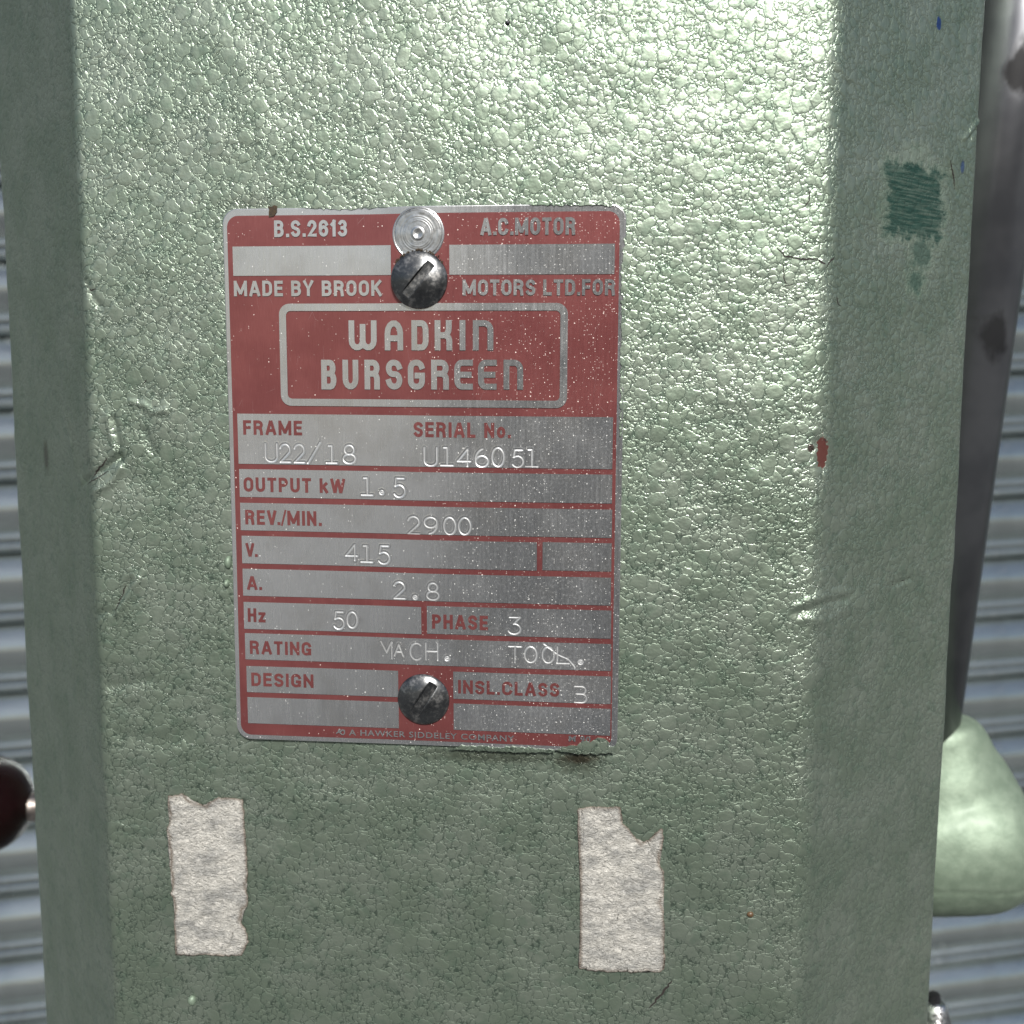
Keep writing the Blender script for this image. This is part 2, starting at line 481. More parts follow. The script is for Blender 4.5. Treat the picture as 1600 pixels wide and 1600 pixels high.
def brushed(name, red=False):
    """rolled aluminium with vertical grain; with red=True the anodised red print"""
    n = N(name)
    c = n.coord('Object')                               # plate space, metres
    p = n.vmath('SCALE', c, scale=1000.0)
    s = n.node('ShaderNodeSeparateXYZ'); n.put(s.inputs[0], p)
    flat = n.node('ShaderNodeCombineXYZ'); n.put(flat.inputs[0], s.outputs[0]); n.put(flat.inputs[1], s.outputs[2])
    p2 = flat.outputs[0]
    grain = n.noise(n.mapping(p2, (9.0, 0.35, 1)), 1.0, 4.0, 0.65, '2D')
    grain2 = n.noise(n.mapping(p2, (2.2, 0.10, 1)), 1.0, 3.0, 0.6, '2D')
    cloud = n.noise(p2, 0.09, 3.0, 0.6, '2D')
    # dust and sparkling nicks, denser on the right half
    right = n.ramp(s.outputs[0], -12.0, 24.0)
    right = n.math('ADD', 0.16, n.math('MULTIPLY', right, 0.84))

    def specks(scale, size, frac):
        vd = n.node('ShaderNodeTexVoronoi', feature='F1', voronoi_dimensions='2D')
        n.put(vd.inputs['Vector'], p2); vd.inputs['Scale'].default_value = scale
        sc = n.node('ShaderNodeSeparateColor'); n.put(sc.inputs[0], vd.outputs[1])
        pick = n.math('LESS_THAN', sc.outputs[0], n.math('MULTIPLY', right, frac * 0.36))
        rad = n.math('MULTIPLY', sc.outputs[1], size)
        dot = n.math('LESS_THAN', vd.outputs[0], rad)
        return n.math('MULTIPLY', pick, dot)
    sp = n.math('MAXIMUM', specks(1.1, 0.13, 0.55), specks(2.6, 0.20, 0.42), clamp=True)
    haze = n.math('MULTIPLY', n.math('MULTIPLY', n.ramp(n.noise(p2, 1.7, 4.0, 0.75, '2D'), 0.50, 0.72), right), 0.22)
    # hairline scratches
    vs = n.voro(n.mapping(p2, (0.55, 0.13, 1), rot=(0, 0, 0.9)), 1.0, 'DISTANCE_TO_EDGE')
    hair = n.math('MULTIPLY', n.ramp(vs, 0.0, 0.006, 1, 0), n.ramp(n.noise(p2, 0.22, 2.0, 0.5, '2D'), 0.58, 0.66))
    if red:
        base = n.mix(n.ramp(cloud, 0.3, 0.7), (0.25, 0.078, 0.076), (0.30, 0.098, 0.094))
        base = n.mix(n.math('MULTIPLY', n.ramp(grain, 0.35, 0.7), 0.22), base, (0.15, 0.024, 0.026))
        base = n.mix(n.math('MULTIPLY', haze, 0.5), base, (0.40, 0.26, 0.25))
        base = n.mix(n.math('MULTIPLY', hair, 0.6), base, (0.6, 0.5, 0.48))
        base = n.mix(sp, base, (0.80, 0.66, 0.60))
        met = n.math('MULTIPLY', n.math('SUBTRACT', 1.0, sp), 0.62)
        n.set(Coat_Weight=0.35, Coat_Roughness=0.12)
        ro = n.math('ADD', 0.26, n.math('MULTIPLY', grain2, 0.12))
    else:
        base = n.mix(n.ramp(grain, 0.3, 0.7), (0.72, 0.73, 0.725), (0.80, 0.81, 0.81))
        dark_refl = n.math('MULTIPLY', n.math('MULTIPLY', right, n.ramp(n.noise(n.mapping(p2, (0.06, 0.035, 1)), 1.0, 3.0, 0.6, '2D'), 0.25, 0.6)), 0.56)
        base = n.mix(dark_refl, base, (0.27, 0.285, 0.30))  # dark reflection painted into the aluminium's right side
        base = n.mix(n.math('MULTIPLY', n.ramp(cloud, 0.45, 0.7), 0.3), base, (0.50, 0.49, 0.46))
        base = n.mix(n.math('MULTIPLY', haze, 0.6), base, (0.62, 0.64, 0.64))
        base = n.mix(sp, base, (0.92, 0.92, 0.88))
        met = n.math('SUBTRACT', 0.88, n.math('MULTIPLY', n.math('MAXIMUM', sp, haze), 0.6))
        ro = n.math('ADD', 0.17, n.math('MULTIPLY', grain2, 0.16))
        stk = n.node('ShaderNodeAttribute', attribute_name='struck').outputs[2]      # bare metal in the struck characters
        base = n.mix(n.math('MULTIPLY', stk, 0.4), base, (0.86, 0.87, 0.86))
        ro = n.math('ADD', ro, n.math('MULTIPLY', stk, 0.22))
    hgt = n.math('ADD', n.math('ADD', n.math('MULTIPLY', grain, 0.5), n.math('MULTIPLY', sp, 1.5)), n.math('MULTIPLY', hair, -0.8))
    n.set(Base_Color=base, Metallic=met, Roughness=ro, Normal=n.bump(hgt, 0.08, 0.00004))
    return n.m


def mat_black_steel():
    n = N('oil_blacked_steel')
    c = n.coord()
    a = n.noise(c, 420.0, 4.0, 0.65)
    b = n.noise(c, 1700.0, 3.0, 0.6)
    s = n.node('ShaderNodeSeparateXYZ'); n.put(s.inputs[0], c)
    wear = n.math('MULTIPLY', n.ramp(n.math('ADD', a, n.math('MULTIPLY', b, 0.5)), 0.70, 1.0), 0.7)
    base = n.mix(wear, (0.14, 0.145, 0.148), (0.46, 0.45, 0.43))
    base = n.mix(n.ramp(b, 0.62, 0.78), base, (0.05, 0.032, 0.022))
    n.set(Base_Color=base, Metallic=0.95, Roughness=n.ramp(a, 0.3, 0.7, 0.26, 0.40), Normal=n.bump(n.math('ADD', a, n.math('MULTIPLY', b, 0.4)), 0.10, 0.0001))
    return n.m


def mat_turned():
    n = N('turned_aluminium')
    c = n.coord()
    s = n.node('ShaderNodeSeparateXYZ'); n.put(s.inputs[0], c)
    r = n.math('SQRT', n.math('ADD', n.math('POWER', s.outputs[0], 2.0), n.math('POWER', s.outputs[2], 2.0)))
    v = n.node('ShaderNodeCombineXYZ'); n.put(v.inputs[0], r)
    g = n.noise(v.outputs[0], 3500.0, 3.0, 0.6)
    b = n.noise(c, 900.0, 3.0, 0.6)
    base = n.mix(n.ramp(b, 0.4, 0.75), (0.78, 0.79, 0.78), (0.5, 0.5, 0.49))
    n.set(Base_Color=base, Metallic=1.0, Roughness=0.30, Normal=n.bump(n.math('ADD', g, n.math('MULTIPLY', b, 0.3)), 0.35, 0.00012))
    return n.m


def mat_paper():
    n = N('torn_paper_backing')
    uv = n.coord('UV')
    p = n.vmath('SCALE', uv, scale=1000.0)
    d = n.mapping(n.vmath('ADD', p, n.vmath('SCALE', n.noise(p, 0.5, 2.0, 0.5, '2D', 1), scale=2.0)), (0.9, 2.6, 1), rot=(0, 0, -0.6))
    fib = n.noise(d, 1.0, 5.0, 0.7, '2D')
    blot = n.noise(n.mapping(p, (0.16, 0.26, 1), rot=(0, 0, -0.5)), 1.0, 6.0, 0.68, '2D')
    dots = n.noise(p, 4.0, 2.0, 0.5, '2D')
    base = n.mix(n.math('MULTIPLY', n.ramp(blot, 0.36, 0.72), 0.7), (0.66, 0.64, 0.58), (0.25, 0.255, 0.25))
    base = n.mix(n.math('MULTIPLY', n.ramp(fib, 0.48, 0.75), 0.7), base, (0.15, 0.145, 0.125))
    base = n.mix(n.math('MULTIPLY', n.ramp(dots, 0.68, 0.75), 0.7), base, (0.08, 0.06, 0.045))
    at_ = n.node('ShaderNodeAttribute', attribute_name='edge')
    base = n.mix(n.math('MULTIPLY', at_.outputs[2], 0.75), base, (0.13, 0.085, 0.05))
    h = n.math('ADD', n.math('MULTIPLY', fib, 1.2), n.math('MULTIPLY', blot, 0.8))
    n.set(Base_Color=base, Roughness=0.85, Normal=n.bump(h, 1.0, 0.0007), Specular_IOR_Level=0.25)
    return n.m


def mat_galv():
    n = N('galvanised_shutter_steel')
    c = n.coord()
    a = n.noise(n.mapping(c, (4.0, 30.0, 30.0)), 1.0, 4.0, 0.6)
    b = n.noise(c, 55.0, 3.0, 0.6)
    base = n.mix(n.ramp(a, 0.3, 0.7), (0.50, 0.555, 0.55), (0.60, 0.65, 0.64))
    base = n.mix(n.math('MULTIPLY', n.ramp(b, 0.55, 0.75), 0.3), base, (0.34, 0.35, 0.36))
    d = n.noise(n.mapping(c, (22.0, 3.0, 3.0)), 1.0, 4.0, 0.65)
    base = n.mix(n.math('MULTIPLY', n.ramp(d, 0.5, 0.72), 0.35), base, (0.25, 0.26, 0.26))
    sp = n.ramp(n.noise(c, 130.0, 2.0, 0.5), 0.70, 0.76)
    base = n.mix(n.math('MULTIPLY', sp, 0.6), base, (0.7, 0.7, 0.69))
    n.set(Base_Color=base, Metallic=n.math('SUBTRACT', 0.95, n.math('MULTIPLY', sp, 0.6)), Roughness=n.ramp(a, 0.3, 0.7, 0.17, 0.26), Normal=n.bump(n.noise(c, 9.0, 2.0, 0.5), 0.25, 0.01))
    return n.m


def mat_tube():
    n = N('grey_steel_tube')
    c = n.coord()
    a = n.noise(c, 45.0, 3.0, 0.6)
    st = n.node('ShaderNodeTexNoise'); n.put(st.inputs['Vector'], n.mapping(c, (190, 190, 120)))
    st.inputs['Scale'].default_value = 1.0; st.inputs['Detail'].default_value = 3.0
    base = n.mix(n.ramp(a, 0.35, 0.65), (0.15, 0.155, 0.168), (0.215, 0.22, 0.232))

    def spot(z, rz, phi0):
        s = n.node('ShaderNodeSeparateXYZ'); n.put(s.inputs[0], c)
        dz = n.math('DIVIDE', n.math('SUBTRACT', s.outputs[2], z), rz)
        dx = n.math('DIVIDE', n.math('SUBTRACT', s.outputs[0], phi0), 0.0045)
        L = n.math('SQRT', n.math('ADD', n.math('POWER', dz, 2.0), n.math('POWER', dx, 2.0)))
        L = n.math('ADD', L, n.math('MULTIPLY', n.math('SUBTRACT', st.outputs[0], 0.5), 2.2))
        return n.ramp(L, 0.5, 1.3, 1, 0)
    TUBE['spots'] = spot
    sp = n.math('MAXIMUM', spot(TUBE['z1'], 0.008, TUBE['x1']), n.math('MULTIPLY', spot(TUBE['z2'], 0.006, TUBE['x2']), 0.8))
    base = n.mix(n.math('MULTIPLY', sp, 0.85), base, (0.006, 0.005, 0.004))
    n.set(Base_Color=base, Metallic=0.85, Roughness=n.math('ADD', 0.30, n.math('MULTIPLY', sp, 0.3)))
    return n.m


TUBE = dict(z1=0.0, x1=0.0, z2=0.0, x2=0.0)

M_HAMMER = mat_hammer()
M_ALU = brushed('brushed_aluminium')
M_RED = brushed('red_anodised_print', True)
M_STEEL = mat_black_steel()
M_TURN = mat_turned()
M_PAPER = mat_paper()
M_GALV = mat_galv()
M_CRACK = simple('dark_crack', (0.018, 0.014, 0.012), 0.8)
M_GRIME = simple('brown_grime', (0.045, 0.03, 0.016), 0.85, 0, 0.5, 3000)
M_KNOB = simple('dark_maroon_bakelite', (0.007, 0.0015, 0.002), 0.22, 0, 0.2, 200)
M_SHAFT = simple('worn_steel_shaft', (0.36, 0.32, 0.29), 0.36, 1.0, 0.3, 500)
M_CHROME = simple('scratched_bright_metal', (0.62, 0.62, 0.62), 0.26, 1.0, 0.55, 420, 0.5)
M_DARKMET = simple('dark_metal', (0.05, 0.05, 0.055), 0.45, 0.8)


def mat_cast():
    n = N('smooth_green_hammer_paint')
    c = n.coord()
    a = n.noise(c, 210.0, 4.0, 0.6)
    b = n.noise(c, 900.0, 3.0, 0.6)
    base = n.mix(n.ramp(a, 0.35, 0.65), (0.17, 0.225, 0.165), (0.22, 0.28, 0.21))
    base = n.mix(n.math('MULTIPLY', n.ramp(b, 0.5, 0.75), 0.3), base, (0.17, 0.22, 0.165))
    h = n.math('ADD', a, n.math('MULTIPLY', b, 0.4))
    n.set(Base_Color=base, Metallic=0.42, Roughness=0.58, Normal=n.bump(h, 0.30, 0.0006), Coat_Weight=0.05, Coat_Roughness=0.2)
    return n.m


M_CAST = mat_cast()


def mat_ground():
    n = N('yard_concrete')
    c = n.coord()
    a = n.noise(c, 3.0, 6.0, 0.6)
    b = n.noise(c, 60.0, 3.0, 0.6)
    base = n.mix(n.ramp(a, 0.3, 0.7), (0.080, 0.083, 0.086), (0.122, 0.127, 0.130))
    base = n.mix(n.math('MULTIPLY', n.ramp(b, 0.5, 0.7), 0.3), base, (0.07, 0.072, 0.075))
    n.set(Base_Color=base, Roughness=0.9, Normal=n.bump(b, 0.3, 0.004))
    return n.m


# ------------------------------------------------------------------ setting: ground sheet and roller shutter
GZ = -1.05
g = mesh_obj('ground', [(-60, -60, GZ), (60, -60, GZ), (60, 60, GZ), (-60, 60, GZ)], [(0, 1, 2, 3)], mat_ground(), smooth=False)
g['kind'] = 'structure'

def mat_boards():
    n = N('added_wall_boards')
    c = n.coord()
    a = n.noise(n.mapping(c, (9.0, 9.0, 0.7)), 1.0, 4.0, 0.6)
    n.set(Base_Color=n.mix(n.ramp(a, 0.3, 0.7), (0.024, 0.025, 0.028), (0.044, 0.046, 0.050)), Roughness=0.85)
    return n.m


# dark board wall added behind the camera, only to darken the plate's reflections
refl_wall = thing('added_wall', 'dark boarded yard wall facing the machine from across the yard', 'wall', (0, -4.6, GZ))
M_BOARD = mat_boards()
brd = None
for i in range(34):
    if brd is None:
        bm = bmesh.new()
        bmesh.ops.create_cube(bm, size=1.0, matrix=Matrix.Translation((0, 0, 1.3)) @ Matrix.Diagonal((0.192, 0.03, 2.6, 1)))
        bmesh.ops.bevel(bm, geom=bm.edges[:], offset=0.003, segments=1, affect='EDGES')
        brd = o = bm_obj('board', bm, M_BOARD, refl_wall, smooth=False)
    else:
        o = brd.copy(); link(o); o.parent = refl_wall
    o.location = (-0.80 + 0.2 * i, random.uniform(-.004, .004), 0)
bm = bmesh.new()
for z in (0.4, 1.9):
    bmesh.ops.create_cube(bm, size=1.0, matrix=Matrix.Translation((2.5, -0.045, z)) @ Matrix.Diagonal((6.8, 0.055, 0.09, 1)))
bm_obj('rail', bm, M_BOARD, refl_wall, smooth=False)

PITCH = 0.075
SH_Y, SH_PSI, SH_Z, SH_ROLL = 1.0442, 0.2697, -0.1519, 0.0368
shutter = thing('roller_shutter', 'grey galvanised roller shutter of curved horizontal slats behind the green column', 'shutter')
shutter.matrix_world = Matrix.Translation((0, SH_Y, SH_Z)) @ Matrix.Rotation(SH_PSI, 4, 'Z') @ Matrix.Rotation(-SH_ROLL, 4, 'Y')


def slat_profile():
    """(depth towards the viewer, height) from the groove under the slat above, down to its own groove"""
    pr = [(-0.010, 0.0010), (-0.004, -0.0018)]
    # big curved face
    for i in range(17):
        t = i / 16
        z = -0.0030 - 0.0475 * t
        pr.append((0.0005 + 0.0150 * math.sin(math.pi * (0.06 + 0.90 * t)) ** 0.85, z))
    # two narrow rolled beads
    for z0, hgt, dep in ((-0.0515, 0.0095, 0.0042), (-0.0612, 0.0098, 0.0050)):
        for i in range(7):
            t = i / 6
            pr.append((0.0012 + dep * math.sin(math.pi * (0.08 + 0.84 * t)) ** 0.8, z0 - hgt * t))
    pr += [(-0.003, -0.0716), (-0.009, -0.0724), (-0.012, -0.0755)]
    return pr


pr = slat_profile()
HALF = 3.2
sv, sf = [], []
for sx_ in (-HALF, HALF):
    for d_, z_ in pr: sv.append((sx_, -d_, z_))
k_ = len(pr)
for i in range(k_ - 1): sf.append((i, i + 1, k_ + i + 1, k_ + i))
slat0 = None
for j in range(-22, 12):
    if slat0 is None:
        slat0 = mesh_obj('slat', sv, sf, M_GALV, shutter)
        o = slat0
        o.modifiers.new('thickness', 'SOLIDIFY').thickness = 0.0009
        o.modifiers[0].offset = 1.0
    else:
        o = slat0.copy(); link(o); o.parent = shutter
    o.location = (0, 0, -j * PITCH)

# ------------------------------------------------------------------ the green cast column
column = thing('machine_column', 'tall pale green hammer finish cast machine column carrying the red and silver plate', 'machine column', (0, 0, GZ))
us = np.concatenate([[-U0, -U0 + 0.06, -U0 + 0.11], np.arange(-U0 + 0.13, SARC[-1] - U0 - 0.13, 0.0005), [SARC[-1] - U0 - 0.11, SARC[-1] - U0 - 0.06, SARC[-1] - U0]])
vs = np.concatenate([[GZ, -0.6, -0.3, -0.16], np.arange(-0.142, 0.1105, 0.0005), [0.13, 0.2, 0.32]])
UU, VV = np.meshgrid(us, vs)
pts = surf(UU, VV)
body = mesh_obj('casting', pts.reshape(-1, 3) - np.array([0, 0, GZ]), grid_faces(len(vs), len(us)), M_HAMMER, column, uv=np.stack([UU.ravel(), VV.ravel()], 1))
# closing back and cap of the casting, a few mm inside the open rear edge
bx0, bx1 = SEC[0, 0], SEC[-1, 0]
yb = SEC[0, 1]
mesh_obj('back_panel', [(bx0 + .001, yb - .002, 0), (bx1 - .001, yb - .002, 0), (bx1 - .001, yb - .002, 0.32 - GZ), (bx0 + .001, yb - .002, 0.32 - GZ)], [(0, 1, 2, 3)], M_CAST, column, smooth=False)
capv = [(p[0], p[1], 0.319 - GZ) for p in SEC]
mesh_obj('top_cap', capv, [tuple(range(len(capv)))[::-1]], M_CAST, column, smooth=False)


def ribbon(name, poly, w, mat, parent, lift=0.00004, off=(0, 0, 0)):
    """thin sheet following the paint along a pixel polyline; w = half width in mm at each point or a number"""
    uvp = np.array([px_uv(*p) for p in poly])
    L = np.r_[0, np.cumsum(np.hypot(*np.diff(uvp, axis=0).T))]
    n_ = max(4, int(L[-1] / 0.0004))
    t = np.linspace(0, L[-1], n_)
    u = np.interp(t, L, uvp[:, 0]) + 0.00008 * rng.standard_normal(n_); v = np.interp(t, L, uvp[:, 1]) + 0.00008 * rng.standard_normal(n_)
    du, dv = np.gradient(u), np.gradient(v)
    q = np.hypot(du, dv) + 1e-12
    ww = w * mm * np.sin(np.pi * np.linspace(0.04, 0.96, n_)) ** 0.5 * (0.7 + 0.6 * rng.random(n_))
    P = np.concatenate([surf(u - dv / q * ww, v + du / q * ww, lift), surf(u + dv / q * ww, v - du / q * ww, lift)])
    f = [(i, i + 1, n_ + i + 1, n_ + i) for i in range(n_ - 1)]
    return mesh_obj(name, P - np.array(off), f, mat, parent)


for poly, w in [
    ([(1214, 387), (1228, 400), (1242, 402), (1256, 405), (1268, 404), (1281, 404)], 0.20),
    ([(1281, 406), (1292, 412)], 0.26),
    ([(1295, 416), (1303, 406), (1309, 400)], 0.20),
    ([(1264, 295), (1266, 310), (1262, 320), (1257, 323)], 0.14),
    ([(1223, 410), (1226, 435), (1230, 447), (1240, 444)], 0.10),
    ([(1313, 462), (1315, 476), (1320, 477)], 0.14),
    ([(1400, 915), (1420, 907)], 0.14), ([(1424, 907), (1426, 900)], 0.10),
    ([(1490, 250), (1497, 280), (1499, 296)], 0.16),
    ([(140, 750), (152, 735), (168, 716)], 0.20),
    ([(136, 757), (150, 748), (170, 736)], 0.12),
    ([(180, 955), (190, 932), (197, 915)], 0.16),
    ([(223, 600), (230, 592)], 0.12),
    ([(135, 446), (140, 453), (149, 452)], 0.16),
    ([(34, 872), (31, 880), (30, 896)], 0.16),
    ([(1290, 685), (1296, 690)], 0.1),
    ([(1000, 1560), (1000, 1561)], 0.1),
    ([(1014, 1575), (1030, 1558), (1050, 1533)], 0.28),
]:
    ribbon('paint_crack', poly, w * 0.8, M_CRACK, column, off=(0, 0, GZ))


def paint_blob(px, py, rx, ry, h, mat):
    c = px_uv(px, py)
    bm = bmesh.new()
    bmesh.ops.create_uvsphere(bm, u_segments=14, v_segments=8, radius=1.0)
    p0 = surf(np.array([c[0]]), np.array([c[1]]))[0]
    for v in bm.verts:
        v.co = Vector((p0[0] + v.co.x * rx * mm, p0[1] + v.co.y * h * mm, p0[2] - GZ + v.co.z * ry * mm * (1 + 0.2 * v.co.x)))
    return bm_obj('paint_blob', bm, mat, column)


paint_blob(356, 879, 0.8, 1.3, 0.9, M_CAST)
paint_blob(354, 912, 0.6, 0.8, 0.9, M_CAST)
paint_blob(299, 1564, 0.9, 1.1, 0.8, M_CAST)
paint_blob(1172, 1429, 0.7, 0.6, 0.5, simple('brown_bead', (0.10, 0.06, 0.03), 0.4))
paint_blob(793, 35, 0.45, 0.45, 0.35, M_DARKMET)

# ------------------------------------------------------------------ the name plate
PY = -0.0011            # front of the aluminium sheet
plate = thing('name_plate', 'red and silver rectangular motor rating plate screwed onto the green column', 'name plate', (0, PY, 0))


def rrect(w, h, r, seg=10):
    pts_ = []
    for cx, cz, a0 in ((w / 2 - r, h / 2 - r, 0), (-w / 2 + r, h / 2 - r, 90), (-w / 2 + r, -h / 2 + r, 180), (w / 2 - r, -h / 2 + r, 270)):
        for i in range(seg + 1):
            a = R_(a0 + 90 * i / seg)
            pts_.append((cx + r * math.cos(a), cz + r * math.sin(a)))
    return pts_


def sheet(name, pts_, y, mat, parent, thick=0.0, bev=0.0):
    """flat piece: outline in plate x,z; front face at local y, given thickness behind it"""
    n_ = len(pts_)
    if thick == 0:
        return mesh_obj(name, [(x, y, z) for x, z in pts_], [tuple(range(n_))], mat, parent, smooth=False)
    bm = bmesh.new()
    fr = [bm.verts.new((x, y, z)) for x, z in pts_]
    bk = [bm.verts.new((x, y + thick, z)) for x, z in pts_]
    f0 = bm.faces.new(fr); bm.faces.new(bk[::-1])
    for i in range(n_):
        j = (i + 1) % n_
        bm.faces.new((fr[j], fr[i], bk[i], bk[j]))
    bmesh.ops.recalc_face_normals(bm, faces=bm.faces)
    if bev:
        bmesh.ops.bevel(bm, geom=list(f0.edges), offset=bev, segments=3, affect='EDGES', profile=0.5)
    return bm_obj(name, bm, mat, parent, smooth=False)


def pl(px, py):
    """photograph pixel -> plate x, z (metres)"""
    p = at(px, py, PY)
    return p[0], p[2]


# outline with a few nicks along the top edge
outl = []
for x, z in rrect(PLATE_W, PLATE_H, 3.0 * mm, 10):
    outl.append((x, z))
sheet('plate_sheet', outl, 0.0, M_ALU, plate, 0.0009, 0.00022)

# printed red ground
xl = (pl(354.5, 374)[0] + pl(374, 1049)[0]) / 2; xr = (pl(966.6, 500)[0] + pl(961, 682)[0] + pl(957.5, 1112)[0]) / 3
zt = (pl(500, 336)[1] + pl(800, 332.7)[1]) / 2; zb = (pl(425, 1150)[1] + pl(789, 1162.4)[1]) / 2
RX0, RX1, RZ0, RZ1 = xl, xr, zb, zt
ro = [((x + (xl + xr) / 2), (z + (zt + zb) / 2)) for x, z in rrect(xr - xl, zt - zb, 2.2 * mm, 8)]
sheet('red_print', ro, -0.00003, M_RED, plate)

def bow(x, z):
    """gentle waviness of the thin screwed-down sheet (kept behind its own front)"""
    x = np.asarray(x, float); z = np.asarray(z, float)
    return 0.00035 * np.cos((x - 0.010) / 0.040 * 1.6) * np.cos((z - 0.012) / 0.055 * 1.5) + 0.00010 * np.cos(x / 0.011 + z / 0.02) - 0.0002 \
        + 0.020 * (z + 0.045) * (0.5 + 0.5 * np.tanh((x + 0.004) / 0.006)) * 0.75  # right half tilted down, shaped to darken its reflection


# ---- stamped (engraved) single stroke characters, on a 1 x 1 cell, y up
def arc(cx, cy, rx, ry, a0, a1, n=14):
    return [(cx + rx * math.cos(R_(a0 + (a1 - a0) * i / n)), cy + ry * math.sin(R_(a0 + (a1 - a0) * i / n))) for i in range(n + 1)]


ST = {
    '0': [arc(.5, .5, .48, .5, 0, 360, 28)],
    '1': [[(.22, .93), (.52, .93), (.52, 0)], [(0, .0), (1, .0)]],
    '2': [arc(.5, .70, .46, .30, 165, -35, 14) + [(.05, .0), (1, .0)]],
    '3': [[(.1, 1), (.92, 1), (.42, .60)] + arc(.46, .31, .5, .31, 85, -155, 16)],
    '4': [[(.78, 0), (.78, 1), (0, .28), (1, .28)]],
    '5': [[(.88, 1), (.22, 1), (.16, .58)] + arc(.48, .32, .48, .33, 125, -150, 16)],
    '6': [arc(.72, .45, .70, .55, 105, 180, 8) + arc(.5, .31, .48, .31, 180, 540, 24)],
    '8': [arc(.5, .74, .38, .26, 0, 360, 20), arc(.5, .25, .5, .26, 0, 360, 22)],
    '9': [arc(.5, .69, .48, .31, 0, 360, 24) + arc(.28, .55, .70, .55, 0, -80, 8)],
    '/': [[(0, -.05), (1, 1.05)]],
    'U': [[(0, 1), (0, .3)] + arc(.5, .3, .5, .3, 180, 360, 12) + [(1, 1)]],
    'M': [[(0, 1), (.5, .35), (.95, 1), (.95, 0)]],
    'A': [[(0, 0), (.5, 1), (1, 0)], [(.15, .35), (.85, .35)]],
    'C': [arc(.55, .5, .55, .5, 50, 310, 20)],
    'H': [[(0, .0), (0, 1)], [(1, 0), (1, 1)], [(0, .52), (1, .52)]],
    'T': [[(0, 1), (1, 1)], [(.5, 1), (.5, 0)]],
    'O': [arc(.5, .5, .5, .5, 0, 360, 28)],
    'L': [[(0, 1), (0, 0), (1, 0)]],
    'B': [[(.0, 1), (.6, 1)] + arc(.62, .77, .3, .23, 90, -90, 8) + [(.12, .54)], [(.5, .54)] + arc(.6, .27, .4, .27, 90, -90, 10) + [(0, 0)]],
    '.': [arc(.5, .5, .5, .5, 0, 360, 8), [(.3, .5), (.7, .5)]],
}
c3 = lambda x, y: (340 + .2125 * x, 640 + .2125 * y)
c4 = lambda x, y: (640 + .2125 * x, 640 + .2125 * y)
c5 = lambda x, y: (340 + .2125 * x, 900 + .2125 * y)
c6 = lambda x, y: (640 + .2125 * x, 900 + .2125 * y)


def box(cf, ch, x0, x1, y0, y1):
    a, b = cf(x0, y0), cf(x1, y1)
    return (ch, a[0], b[0], a[1], b[1])


STAMP = {
    'frame': [box(c3, 'U', 348, 438, 250, 382), box(c3, '2', 455, 535, 252, 384), box(c3, '2', 560, 640, 255, 387), box(c3, '/', 662, 758, 245, 385),
              box(c3, '1', 800, 880, 255, 390), box(c3, '8', 925, 1016, 258, 392),
              box(c4, 'U', 115, 208, 275, 408), box(c4, '1', 238, 325, 265, 405), box(c4, '4', 360, 452, 285, 410), box(c4, '6', 490, 585, 283, 415),
              box(c4, '0', 610, 700, 275, 412), box(c4, '5', 758, 842, 292, 418), box(c4, '1', 858, 945, 280, 415)],
    'output': [box(c3, '1', 1060, 1142, 490, 625), box(c3, '.', 1195, 1225, 590, 620), box(c3, '5', 1297, 1386, 500, 638)],
    'rev': [box(c3, '2', 1400, 1490, 780, 910), box(c4, '9', 112, 208, 785, 908), box(c4, '0', 255, 345, 785, 912), box(c4, '0', 365, 455, 787, 912)],
    'volts': [box(c3, '4', 943, 1028, 990, 1105), box(c3, '1', 1055, 1140, 990, 1118), box(c3, '5', 1180, 1270, 998, 1130)],
    'amps': [box(c5, '2', 1295, 1380, 38, 162), box(c5, '.', 1440, 1470, 138, 166), box(c6, '8', 130, 218, 45, 170)],
    'hertz': [box(c5, '5', 850, 932, 262, 388), box(c5, '0', 950, 1028, 262, 380)],
    'phase': [box(c6, '3', 728, 820, 297, 422)],
    'rating': [box(c5, 'M', 1200, 1285, 480, 605), box(c5, 'A', 1300, 1365, 500, 585), box(c6, 'C', 5, 90, 490, 615), box(c6, 'H', 120, 208, 490, 615),
               box(c6, '.', 262, 292, 588, 618), box(c6, 'T', 730, 822, 512, 632), box(c6, 'O', 848, 935, 512, 632), box(c6, 'O', 978, 1062, 515, 635),
               box(c6, 'L', 1088, 1175, 518, 640), box(c6, '.', 1240, 1275, 612, 645)],
    'class': [box(c6, 'B', 1215, 1300, 808, 930)],
}
SCRATCH = {'rating': [[(849, 1004), (872, 1022), (888, 1029), (896, 1038), (903, 1048)]]}
